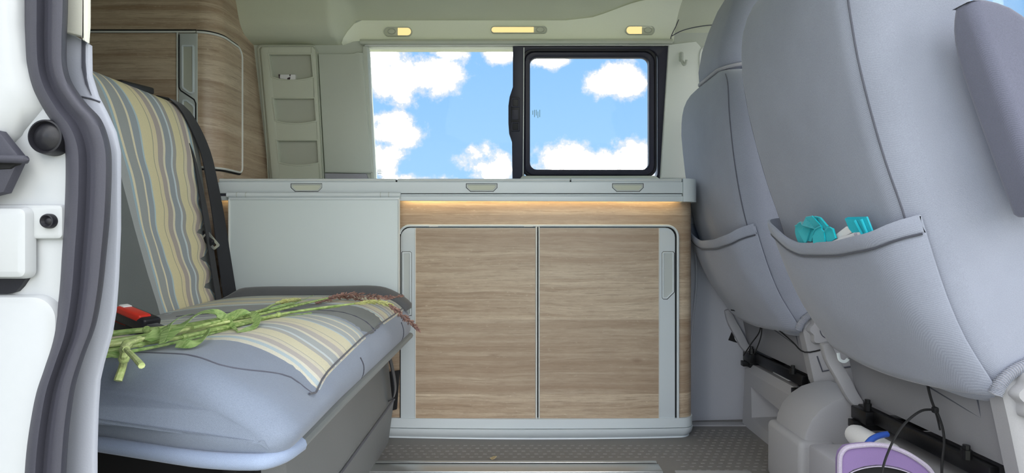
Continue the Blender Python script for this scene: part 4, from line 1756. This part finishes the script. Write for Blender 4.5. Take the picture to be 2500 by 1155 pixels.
    for z, hw, th, x in ((.560, .105, .070, .632), (.566, .125, .09, .622), (.59, .132, .105, .616), (.64, .135, .115, .619), (.69, .133, .118, .632), (.74, .126, .115, .652), (.785, .112, .105, .682),
                         (.815, .09, .085, .712), (.83, .06, .06, .735), (.834, .03, .03, .755)):
        poly = rr(-hw, 0, hw, th, min(.045, hw * .6, th * .45), 6)
        rs.append([TH(x - .048 + b - .018 * (1 - (a / .135) ** 2) * (1 - b / th) - lean(z) * .0, YC + a, .505 + (z - .56) * (1.34 if squash < 1 else 1.1) + (.008 if squash < 1 else .055) + .012 * (1 - b / th) * (-.5) + .012 * max(0, 1 - (z - .55) / .1) * (b / th) ) for a, b in poly])
    rings(bm, rs)
    hr = link('headrest', bm, 'seat_fabric', root, 65)
    bm = NB()
    poly = rr(-.122, 0.002, .122, .086, .04, 6)
    tube(bm, [TH(.622 - .048 + b - .018 * (1 - (a / .135) ** 2) * (1 - b / .086), YC + a, (.511 if squash < 1 else .562) - .006 + .016 * (b / .086)) for a, b in poly], .0055, 8, closed=True)
    link('piping', bm, 'hem', hr)
    for s in (-1, 1):
        bm = NB()
        tube(bm, [T(.61, YC + s * .06, .50), T(.60, YC + s * .06, .62)], .007, 10)
        link('post', bm, 'metal', hr)
    # folded-up armrest on the near side
    if armrest:
        a0, a1 = Vector((.722, .890, H + .366)), Vector((.838, .890, H + .045))
        zax = (a0 - a1).normalized()
        yax = Vector((0, 1, 0))
        xax = yax.cross(zax).normalized()
        R = Matrix((xax, yax, zax)).transposed().to_4x4()
        R.translation = (a0 + a1) / 2
        hl = (a0 - a1).length / 2
        bm = NB()
        rs = []
        for t, q in ((-1, .014), (-.99, .005), (-.96, 0), (-.5, -.001), (0, -.001), (.4, 0), (.60, .002), (.72, .006), (.82, .011), (.90, .017), (.96, .023), (.99, .028), (1.0, .033)):
            pol = rr(-.052 + q * .5, -.032 + q * .5, .040 - q * 2.1, .032 - q * .5, min(.016, .03 - q * .6), 5)
            rs.append([R @ Vector((a, b, t * hl)) for a, b in pol])
        rings(bm, rs)
        ar = link('armrest', bm, 'seat_fabric_dark', root, 65)
        bm = NB()
        tube(bm, [R @ Vector((.026, -.0322, t * hl)) for t in [-.97 + 1.5 * k / 20 for k in range(21)]], .0022, 6)
        link('seam', bm, 'hem', ar)
        bm = NB()
        rs = []
        for t in (-1.05, -1.0):
            rs.append([R @ Vector((a, b, t * hl)) for a, b in rr(-.038, -.026, .034, .026, .012, 5)])
        rings(bm, rs)
        link('hinge_cap', bm, 'seat_plastic', ar)
    # seat cushion and plastic shell under it
    bm = NB()
    rbox(bm, Matrix.Translation((1.10, YC + oy, H - .235)) @ Matrix.Rotation(math.radians(-6), 4, 'Y'), .25, .235, .055, .04, 5)
    link('seat_cushion', bm, 'seat_fabric', root, 65)
    bm = NB()
    rs = []
    for y in (YC - .22, YC + .225):
        rs.append([T(x, y, z) for x, z in ((.812, -.245), (.826, -.30), (.838, -.36), (.848, -.395), (1.25, -.40), (1.28, -.29), (.90, -.245))])
    rings(bm, rs)
    link('shell', bm, 'shell_plastic', root, 30)
    # panel line across the shell
    bm = NB()
    tube(bm, [T(.8235, YC - .02, -.292), T(.832, YC - .17, -.322), T(.8225, YC - .172, -.288)], .0016, 6)
    link('panel_line', bm, 'seam', root)
    # near side cover of the shell, its crease and the recline knob
    pol = [(.800, -.235), (.815, -.30), (.836, -.40), (.850, -.432), (.872, -.448), (1.22, -.43), (1.30, -.33), (1.30, -.22), (1.0, -.19), (.86, -.196)]
    bm = NB()
    f_ = [T(x, YC - .25, z) for x, z in inset(pol, .008)]
    m_ = [T(x, YC - .244, z) for x, z in pol]
    b_ = [T(x, YC - .214, z) for x, z in pol]
    rings(bm, [b_, m_, f_])
    sc_ = link('side_cover', bm, 'seat_plastic', root, 40)
    bm = NB()
    tube(bm, [T(.842, YC - .2495, -.33), T(.856, YC - .2512, -.372), T(.91, YC - .2512, -.362), T(1.0, YC - .2512, -.350)], .0022, 6)
    link('panel_line', bm, 'seam', sc_)
    bm = NB()
    rs = []
    for yy, k in ((-.24, 1.0), (-.26, 1.0), (-.266, .93)):
        rs.append([T(.862 + (.047 + .0045 * math.cos(8 * a)) * k * math.cos(a), YC + yy, -.255 + (.047 + .0045 * math.cos(8 * a)) * k * math.sin(a)) for a in [6.2832 * j / 64 for j in range(64)]])
    rings(bm, rs)
    kn = link('recline_knob', bm, 'seat_plastic', root, 40)
    bm = NB()
    tube(bm, [T(.866 + .024 * math.cos(a), YC - .266, -.255 + .024 * math.sin(a)) for a in [6.2832 * j / 24 for j in range(24)]], .0014, 6, closed=True)
    link('knob_ring', bm, 'seam', kn)
    # handle lever on the far side
    bm = NB()
    hp = spline([T(.772, YC + .236, -.262), T(.785, YC + .234, -.30), T(.805, YC + .220, -.345), T(.825, YC + .217, -.385), T(.846, YC + .214, -.414)], 5)
    ribbon(bm, hp, Vector((1, 0, .55)), lambda s: .030 - .010 * abs(2 * s - 1) ** 3, .022)
    bmesh.ops.bevel(bm, geom=bm.edges[:], offset=.004, segments=2, profile=.5, affect='EDGES')
    link('lever', bm, 'seat_plastic', root, 40)
    # black steel runners with their bolts
    bm = NB()
    box(bm, .832, .852, YC - .185 + oy, YC + .20 + oy, H - .432, H - .402, .003)
    box(bm, .815, .845, YC + .14 + oy, YC + .20 + oy, H - .436, H - .405, .003)
    link('cross_bar', bm, 'black_metal', root)
    for s in (-1, 1):
        bm = NB()
        yy = YC + s * .185 + oy
        box(bm, .826, 1.28, yy - .018, yy + .018, H - .458, H - .43, .003)
        box(bm, .806, .86, yy - .012, yy + .012, H - .454, H - .436, .002)
        rn = link('runner', bm, 'black_metal', root)
    for (yy) in (YC + .155, YC - .14):
        bm = NB()
        tube(bm, [Vector((.828, yy + oy, H - .405)), Vector((.828, yy + oy, H - .388))], .009, 8)
        tube(bm, [Vector((.828, yy + oy, H - .388)), Vector((.828, yy + oy, H - .380))], .006, 8)
        link('bolt', bm, 'black_metal', root)
    return root, T, pocket, rear


near, NTf, npocket, nrear = make_seat('near front seat seen from behind, grey cover with folded armrest and a filled back pocket', 0.0, 0.0, True)
far, FTf, fpocket, frear = make_seat('far front seat seen from behind beside the window pillar, with an empty back pocket', 0.655, 0.13, False, 0.80)
# elastic cords of the covers
bm = NB()
tube(bm, spline([P(2262, 925, 1.105), P(2268, 955, 1.10), P(2275, 980, 1.095), P(2283, 1000, 1.09)], 5), .0026, 6)
link('cover_cord', bm, 'gap', near)
bm = NB()
tube(bm, spline([P(2283, 1000, 1.09), P(2250, 1003, 1.07), P(2215, 1028, 1.05), P(2190, 1060, 1.04), P(2170, 1100, 1.03), P(2155, 1145, 1.02), P(2148, 1200, 1.01)], 5), .0022, 6)
link('cover_cord', bm, 'gap', near)
bm = NB()
tube(bm, spline([P(2283, 1000, 1.09), P(2290, 1012, 1.085), P(2301, 1045, 1.08), P(2305, 1080, 1.075), P(2300, 1130, 1.07), P(2299, 1200, 1.07)], 5), .0022, 6)
link('cover_cord', bm, 'gap', near)
bm = NB()
tube(bm, spline([P(2281, 998, 1.09), P(2288, 1020, 1.088), P(2295, 1050, 1.088)], 5), .0018, 6)
rbox(bm, Matrix.Translation(P(2283, 1001, 1.088)), .005, .005, .006, .003, 2)
link('cord_knot', bm, 'gap', near)
bm = NB()
tube(bm, spline([P(1785, 757, 1.95), P(1810, 762, 1.9), P(1858, 778, 1.82)], 5), .002, 6)
tube(bm, spline([P(1858, 778, 1.82), P(1854, 810, 1.84), P(1835, 838, 1.87), P(1815, 868, 1.90)], 5), .002, 6)
tube(bm, spline([P(1858, 778, 1.82), P(1859, 815, 1.82), P(1848, 850, 1.83), P(1838, 868, 1.85)], 5), .002, 6)
tube(bm, spline([P(1858, 778, 1.82), P(1900, 805, 1.74), P(1935, 835, 1.66), P(1965, 860, 1.61), P(2022, 850, 1.60)], 4), .002, 6)
link('cover_cord', bm, 'gap', far)
bm = NB()
tube(bm, spline([P(2046, 862, 1.375), P(2050, 878, 1.37), P(2062, 883, 1.365), P(2072, 876, 1.36)], 5), .004, 6)
link('cord_hook', bm, 'silver', near)
bm = NB()
tube(bm, spline([P(1866, 768, 1.78), P(1870, 780, 1.78), P(1873, 768, 1.78), P(1875, 782, 1.78)], 4), .0022, 6)
link('cord_hook', bm, 'silver', far)
# torn pale tag hanging out under the far seat cover
bm = NB()
pts = [P(1876, 762, 1.70), P(1890, 770, 1.69), P(1905, 765, 1.68), P(1915, 772, 1.675), P(1924, 781, 1.67)]
ribbon(bm, spline(pts, 4), Vector((0, .3, 1)), .015, .0015)
link('cover_tag', bm, 'white', far)

# ------------------------------------------------------------------ seat boxes
sb = thing('seat_box', 'grey plastic seat box with deep side recess under the far front seat', 'seat box', (1.0, 1.845, 0))
bm = NB()
# left face as a frame with the recess, rest as a block
Y0, Y1 = 1.640, 2.050
bx = [(.812, 0.0), (.820, .19), (.835, .212), (1.20, .215), (1.20, 0.0)]


def face_x(z):
    return .812 + .008 * z / .19


def mapL(y, z):
    return Vector((face_x(z), y, z))


outer = [(Y0 + .012, 0.0), (Y1, 0.0), (Y1, .19), (Y0 + .012, .19)]
inner = [(Y0 + .085, .03), (Y1 - .075, .045), (Y1 - .06, .145), (Y0 + .075, .125)]
fo = [mapL(*p) for p in outer]
fi = [mapL(*p) for p in inner]
fi2 = [p + Vector((.012, 0, 0)) for p in [mapL(*p) for p in inset(inner, .004)]]
deep = [mapL(lerp(y, (Y0 + Y1) / 2, .14), lerp(z, .09, .2)) + Vector((.085, 0, 0)) for y, z in inner]
top = [Vector((.838, Y0 + .022, .212)), Vector((.838, Y1, .214))]
v = lambda p: bm.verts.new(p)
VO, VI, VD = [v(p) for p in fo], [v(p) for p in fi], [v(p) for p in deep]
for i in range(4):
    j = (i + 1) % 4
    bm.faces.new((VO[i], VO[j], VI[j], VI[i]))
    bm.faces.new((VI[i], VI[j], VD[j], VD[i]))
bm.faces.new(VD)
T0, T1 = v((.838, Y0 + .022, .212)), v((.838, Y1, .214))
B0, B1 = v((1.20, Y0 + .022, .216)), v((1.20, Y1, .216))
bm.faces.new((VO[3], VO[2], T1, T0))
bm.faces.new((T0, T1, B1, B0))
N0, N1, N2, N3 = v((.828, Y0, 0)), v((.836, Y0, .19)), v((1.20, Y0, .195)), v((1.20, Y0, 0))
bm.faces.new((N0, N1, N2, N3))
bm.faces.new((VO[0], VO[3], N1, N0))
bm.faces.new((VO[3], T0, N1))
bm.faces.new((T0, B0, N2, N1))
bm.faces.new((VO[1], VO[2], T1, B1, v((1.20, Y1, 0))))
link('box_body', bm, 'seat_plastic', sb, 20)
bm = NB()
q = [P(1879, 903, 1.9), P(1897, 902, 1.86), P(1912, 913, 1.80), P(1893, 915, 1.83)]
qq = [(.855, 1.905), (.885, 1.905), (.885, 1.80), (.855, 1.80)]
rings(bm, [[Vector((x, y, .2145 + e)) for x, y in qq] for e in (-.002, .0022)])
link('box_label', bm, 'white', sb)
bm = NB()
rings(bm, [[Vector((x, y, .2168 + e)) for x, y in ((.860, 1.895), (.880, 1.895), (.880, 1.84), (.860, 1.84))] for e in (-.001, .0006)])
link('label_print', bm, 'blue', sb)
bm = NB()
frame(bm, rr(1983, 1011, 2000, 1029, 2), rr(1985, 1013, 1998, 1027, 2), atY(1.6385), .003)
link('latch_mark', bm, 'seam', sb)
sb2 = thing('seat_box', 'rounded grey plastic seat box cover under the near front seat', 'seat box', (.95, 1.3, 0))
bm = NB()
rs = []
arc = [(.722, 0.0), (.722, .14), (.728, .175), (.742, .205), (.765, .232), (.795, .252), (.83, .263), (.87, .266), (.87, 0.0)]
for yy, k in ((1.442, .010), (1.445, .003), (1.457, 0.0), (1.59, 0.0), (1.602, .004), (1.606, .012)):
    rs.append([Vector((x, yy, z)) for x, z in inset(arc, k) if True])
rings(bm, rs)
link('arch_cover', bm, 'seat_plastic', sb2, 40)
bm = NB()
box(bm, .708, .80, 1.43, 1.62, 0, .155, .016, 4)
link('foot_cover', bm, 'seat_plastic', sb2)
bm = NB()
box(bm, .845, 1.25, .98, 1.40, 0.0, .196, .02, 4)
link('box_body', bm, 'seat_plastic', sb2)

# ------------------------------------------------------------------ things in the near seat's pocket
strap = thing('lanyard_strap', 'bright teal woven strap, twisted in loops in the near seat pocket', 'strap', P(1990, 590, 1.25))
px_ = lambda a, b, dY=0.0, dX=0.0: None


def pk_pt(px, py, out=0.0):
    """point just behind the pocket front at this pixel: on the back panel plane of the near seat, lifted out metres"""
    Y = 1.2
    for _ in range(14):
        z = (577.5 - py) / F * Y
        x = nrear(Y, z, .016 + out)
        Y = x * F / (px - 1250)
    return Vector((x, Y, H + (577.5 - py) / F * Y))


bm = NB()
pts = [pk_pt(1966, 608, 0.0), pk_pt(1955, 582, .004), pk_pt(1958, 562, .008), pk_pt(1976, 546, .012), pk_pt(1996, 541, .012)]
ribbon(bm, spline(pts, 6), [(pk_pt(1985, 560) - pk_pt(1955, 575)).normalized()] * 40, .030, .002)
link('strap_fold', bm, 'teal', strap)
bm = NB()
poly = [(1941, 552), (1990, 528.5), (1994, 530), (1976, 560), (1969, 588), (1966, 594), (1962, 590)]
fr_ = [pk_pt(a, b, .010) for a, b in poly]
rings(bm, [[p + Vector((.003, 0, 0)) for p in fr_], fr_])
link('strap_fold', bm, 'teal', strap)
bm = NB()
poly = [(1990, 528.5), (2002, 531), (2021, 553), (2012, 562), (2004, 552), (1998, 560), (1985, 575), (1980, 590), (1970, 588), (1977, 558)]
fr_ = [pk_pt(a, b, .006) for a, b in poly]
rings(bm, [[p + Vector((.003, 0, 0)) for p in fr_], fr_])
link('strap_fold', bm, 'teal', strap)
bm = NB()
poly = [(1983, 571), (1989, 560), (2004, 552), (2005, 560), (2010, 566), (2012, 578), (2013, 594), (1985, 594)]
fr_ = [pk_pt(a, b, .014) for a, b in poly]
rings(bm, [[p + Vector((.003, 0, 0)) for p in fr_], fr_])
link('strap_fold', bm, 'teal', strap)
bm = NB()
poly = [(2010, 568), (2018, 556), (2024, 554), (2033, 558), (2040, 582), (2026, 592), (2016, 588)]
fr_ = [pk_pt(a, b, .010) for a, b in poly]
rings(bm, [[p + Vector((.003, 0, 0)) for p in fr_], fr_])
link('strap_fold', bm, 'teal', strap)
bm = NB()
tube(bm, [pk_pt(a, b, .016) for a, b in ((1941, 552), (1966, 540), (1990, 528.5), (2002, 531), (2021, 553))], .0012, 6)
tube(bm, [pk_pt(a, b, .016) for a, b in ((1983, 571), (1990, 559), (2004, 552))], .0012, 6)
tube(bm, [pk_pt(a, b, .016) for a, b in ((2010, 568), (2019, 556), (2027, 555), (2034, 560), (2040, 581))], .0012, 6)
link('selvedge', bm, 'teal', strap)
tis = thing('tissue_pack', 'flat white tissue packet sticking out of the near seat pocket', 'packet', P(2060, 592, 1.17))
for poly, o_ in (([(2040, 573), (2066, 553), (2080, 568), (2046, 584)], .004), ([(2022, 593), (2060, 577), (2085, 568), (2097, 567), (2102, 580), (2100, 596), (2050, 602)], .012)):
    bm = NB()
    fr_ = [pk_pt(a, b, o_) for a, b in poly]
    rings(bm, [[p + Vector((.004, 0, 0)) for p in fr_], fr_])
    link('wrapper', bm, 'white', tis)
bm = NB()
tube(bm, [pk_pt(2086, 569, .013), pk_pt(2092, 588, .013)], .001, 5)
tube(bm, [pk_pt(2090, 568, .013), pk_pt(2096, 586, .013)], .001, 5)
link('crimp', bm, 'pale_felt', tis)
tp = thing('teal_packet', 'folded teal film packet standing beside the white tissue pack in the pocket', 'packet', P(2105, 585, 1.1))
for poly, o_ in (([(2062, 534), (2098, 536), (2104, 550), (2113, 577), (2080, 568), (2072, 558), (2068, 548)], .006),
                 ([(2097, 534), (2115, 529), (2131, 570), (2128, 575), (2116, 577), (2108, 560)], .010),
                 ([(2062, 534), (2070, 530), (2115, 529), (2098, 537)], .003)):
    bm = NB()
    fr_ = [pk_pt(a, b, o_) for a, b in poly]
    rings(bm, [[p + Vector((.003, 0, 0)) for p in fr_], fr_])
    link('film_fold', bm, 'teal2', tp)
for a, b in (((2087, 538), (2106, 574)), ((2103, 535), (2120, 576))):
    bm = NB()
    tube(bm, [pk_pt(*a, .012), pk_pt(*b, .012)], .0022, 6)
    link('crease', bm, 'teal2', tp)

# ------------------------------------------------------------------ purple pouch, bottle behind it
pou = thing('purple_pouch', 'purple felt pouch with pale fuzzy rim and dark opening under the near seat', 'pouch', (.70, 1.10, 0))
Yp = 1.06


def arcpts(cx, cy, rx, ry, a0, a1, n):
    return [(cx + rx * math.cos(math.radians(lerp(a0, a1, i / n))), cy - ry * math.sin(math.radians(lerp(a0, a1, i / n)))) for i in range(n + 1)]


o_ = [(2052, 1240), (2050, 1180), (2050, 1125), (2054, 1106), (2068, 1092), (2100, 1087), (2135, 1085), (2170, 1089), (2210, 1104), (2245, 1125), (2270, 1146), (2290, 1180), (2300, 1240)]
i_ = [(2064, 1240), (2064, 1200), (2066, 1170), (2070, 1160), (2085, 1150), (2110, 1142), (2140, 1138), (2165, 1139), (2195, 1145), (2220, 1154), (2240, 1168), (2258, 1200), (2262, 1240)]
bm = NB()
frame(bm, o_, i_, atY(Yp), .014, .003)
link('felt_wall', bm, 'purple', pou, 40)
bm = NB()
sp = spline([P(a, b + 1, Yp - .001) for a, b in o_[1:-1]], 5)
tube(bm, sp, .0042, 8)
link('rim', bm, 'pale_felt', pou)
bm = NB()
sp = spline([P(a, b + 1, Yp - .001) for a, b in i_[1:-1]], 5)
tube(bm, sp, .0011, 6)
link('opening_edge', bm, 'pale_felt', pou)
bm = NB()
plate(bm, inset(i_, -2), atY(Yp + .012), .01)
link('lining', bm, 'gap', pou)
bm = NB()
box(bm, (2052 - 1250) / F * Yp, (2300 - 1250) / F * Yp, Yp + .005, Yp + .085, 0.0, .17, .01)
link('pouch_body', bm, 'purple', pou)
bot = thing('drinking_bottle', 'blue and white bottle lying behind the purple pouch', 'bottle', (.72, 1.22, 0))
bm = NB()
rs = []
cb = P(2150, 1097, 1.20)
for dy_, r_ in ((-.07, .012), (-.068, .02), (-.05, .024), (.06, .024), (.075, .02), (.078, .008)):
    rs.append([cb + Vector((r_ * math.cos(a), dy_ + .02, r_ * math.sin(a))) for a in [6.2832 * k / 20 for k in range(20)]])
rings(bm, rs)
link('bottle_body', bm, 'white', bot)
bm = NB()
tube(bm, spline([P(2116, 1086, 1.15), P(2128, 1073, 1.155), P(2146, 1064, 1.16), P(2166, 1060, 1.165)], 5), .006, 10)
link('carry_loop', bm, 'blue', bot)
bm = NB()
box(bm, .66, .83, 1.13, 1.30, 0.0, cb.z - .022, .01)
link('bottle_case', bm, 'dark_panel', bot)

# dry leaf on the floor
bm = NB()
c = seatP(1204, 1122, .004)
pts = [(-.010, .002, .003), (-.004, -.007, .001), (.004, -.006, .004), (.011, -.001, .009), (.009, .006, .004), (.001, .004, .007), (-.006, .008, .002)]
rings(bm, [[c + Vector(p) for p in pts], [c + Vector(p) + Vector((0, 0, .0016)) for p in pts]])
lf = link('dry_leaf', bm, 'dry')
tag(lf, 'small crumpled dry leaf on the grey floor before the cabinet', 'leaf')

# ================================================================== DOOR JAMB (near left)
bm = NB()
plate(bm, [(-700, -420), (100, -420), (104, 140), (140, 240), (200, 330), (205, 420), (195, 700), (120, 980), (95, 1750), (-700, 1750)], atY(.630), .012, .002)
jamb = struct('trim_8', bm, 'paint', 'white painted door jamb with black rubber seal at the left')
# curved outer skin of the jamb
bm = NB()
rs = []
for (py, x0, x1) in ((-420, 10, 78), (60, 8, 80), (150, 6, 92), (210, 0, 110), (260, -10, 118), (330, -20, 60), (360, -30, 30)):
    rs.append([P(-700, py, .604), P(x0 - 30, py, .606), P(x0, py, .609), P(lerp(x0, x1, .5), py, .617), P(x1, py, .632), P(x1, py, .645), P(-700, py, .645)])
rings(bm, rs)
struct('jamb_skin', bm, 'paint', None, jamb, 60)
bm = NB()
plate(bm, rr(-300, 499, 152, 584, 12, 6), atY(.622), .010, .004)
struct('plug_flange', bm, 'paint', None, jamb)
bm = NB()
plate(bm, rr(-300, 504, 62, 682, 20, 6), atY(.611), .014, .008)
struct('hinge_boss', bm, 'paint', None, jamb)
bm = NB()
plate(bm, rr(-300, 722, 136, 1750, (10, 60, 10, 10), 8), atY(.618), .014, .007)
struct('lower_panel', bm, 'paint', None, jamb)
bm = NB()
plate(bm, [(-300, 676), (66, 676), (50, 700), (38, 712), (18, 718), (-300, 716)], atY(.624), .006)
struct('drain_slot', bm, 'black', None, jamb)


def disc(bm, px, py, Y, rp, prof_):
    c = P(px, py, Y)
    k = Y / F
    rs = []
    for rf, dd in prof_:
        rs.append([c + Vector((rp * k * rf * math.cos(a), -dd, rp * k * rf * math.sin(a))) for a in [6.2832 * j / 40 for j in range(40)]])
    rings(bm, rs)


bm = NB()
disc(bm, 131, 338, .628, 43, ((1.0, -.01), (1.0, .006), (.95, .012), (.86, .0125), (.80, .008), (.72, .009), (.4, .013), (.05, .0145)))
struct('rubber_stopper', bm, 'black', None, jamb)
bm = NB()
disc(bm, 122, 540, .621, 18, ((1.0, -.004), (1.0, .003), (.9, .005), (.75, .0052), (.5, .002), (.25, .0035), (.05, .0035)))
struct('round_plug', bm, 'black', None, jamb)
# dark lock bracket at the left edge
lock = thing('door_lock', 'dark grey door lock bracket sticking out at the left edge of the white jamb', 'lock', P(0, 400, .60))
bm = NB()
plate(bm, [(-120, 300), (-5, 318), (42, 376), (45, 392), (8, 470), (-120, 500)], atY(.604), .010, .003)
link('bracket', bm, 'rubber', lock)
bm = NB()
plate(bm, [(-120, 392), (46, 394), (24, 412), (-120, 420)], atY(.602), .006, .002)
link('slot', bm, 'gap', lock)
bm = NB()
tube(bm, [P(-60, 388, .598), P(0, 388, .598), P(45, 389, .598), P(64, 390, .598), P(71, 390.5, .598)], lambda s: .0042 if s < .8 else .0042 - .018 * (s - .8), 10)
link('pin', bm, 'rubber', lock)

# rubber seal
sealLR = [(60, -430, 166, -430), (60, -200, 166, -200), (60, -60, 166, -60), (60, 30, 165, 30), (61, 100, 162, 100), (66, 165, 163, 160), (82, 220, 177, 205), (112, 275, 210, 252), (140, 315, 246, 292), (158, 360, 266, 346), (161, 420, 272, 402),
          (158, 520, 268, 520), (152, 620, 259, 620), (145, 720, 249, 712), (130, 820, 233, 795), (105, 900, 206, 868), (85, 960, 184, 940), (71, 1030, 171, 1022), (61, 1100, 164, 1100), (55, 1180, 160, 1180), (50, 1300, 156, 1300), (50, 1750, 156, 1750)]
sl = spline([(a, b, 0) for a, b, _, _ in sealLR], 6)
sr = spline([(a, b, 0) for _, _, a, b in sealLR], 6)
seal = thing('door_seal', 'thick dark rubber door seal curving down the white jamb at the left', 'seal', P(200, 600, .63))
bm = NB()
crs = [(-.02, -.012), (0, .004), (.06, .014), (.16, .021), (.28, .022), (.38, .017), (.46, .012), (.54, .013), (.64, .021), (.76, .026), (.88, .024), (.96, .016), (1.0, .004), (1.01, -.012)]
rs = []
for a, b in zip(sl, sr):
    rs.append([P(lerp(a.x, b.x, t), lerp(a.y, b.y, t), .628 - h) for t, h in crs])
rings(bm, rs)
link('rubber_profile', bm, 'rubber', seal, 70)

# grey inner trim right of the seal and the cream cover above
bm = NB()
pol = [(150, 70), (196, 95), (216, 108), (217, 180), (233, 232), (254, 272), (276, 320), (287, 370), (287, 560), (282, 680), (276, 760), (267, 815), (246, 890), (237, 930), (232, 1000), (229, 1100), (228, 1750), (130, 1750), (140, 1000),
       (190, 840), (220, 700), (235, 560), (235, 420), (210, 320), (160, 230), (140, 160)]
plate(bm, pol, atY(.650), .006, .003)
t9 = struct('trim_9', bm, 'jambtrim', 'pale grey plastic pillar trim right of the rubber seal')
bm = NB()
tube(bm, [P(199, 236, .6495), P(222, 241, .6495), P(244, 249, .6505)], .0010, 5)
struct('trim_joint', bm, 'seam', None, t9)
bm = NB()
plate(bm, [(192, 92), (199, 96), (199, 165), (208, 205), (222, 232), (216, 215), (210, 190), (207, 150), (207, 100)], atY(.6485), .003)
struct('trim_slot', bm, 'seam', None, t9)
bm = NB()
plate(bm, [(150, -420), (211, -420), (210, 60), (207, 101), (198, 97), (196, 88), (162, 80), (150, 76)], atY(.640), .007, .003)
struct('trim_10', bm, 'creamtrim', 'cream upper pillar trim cover at the top left beside the seal')
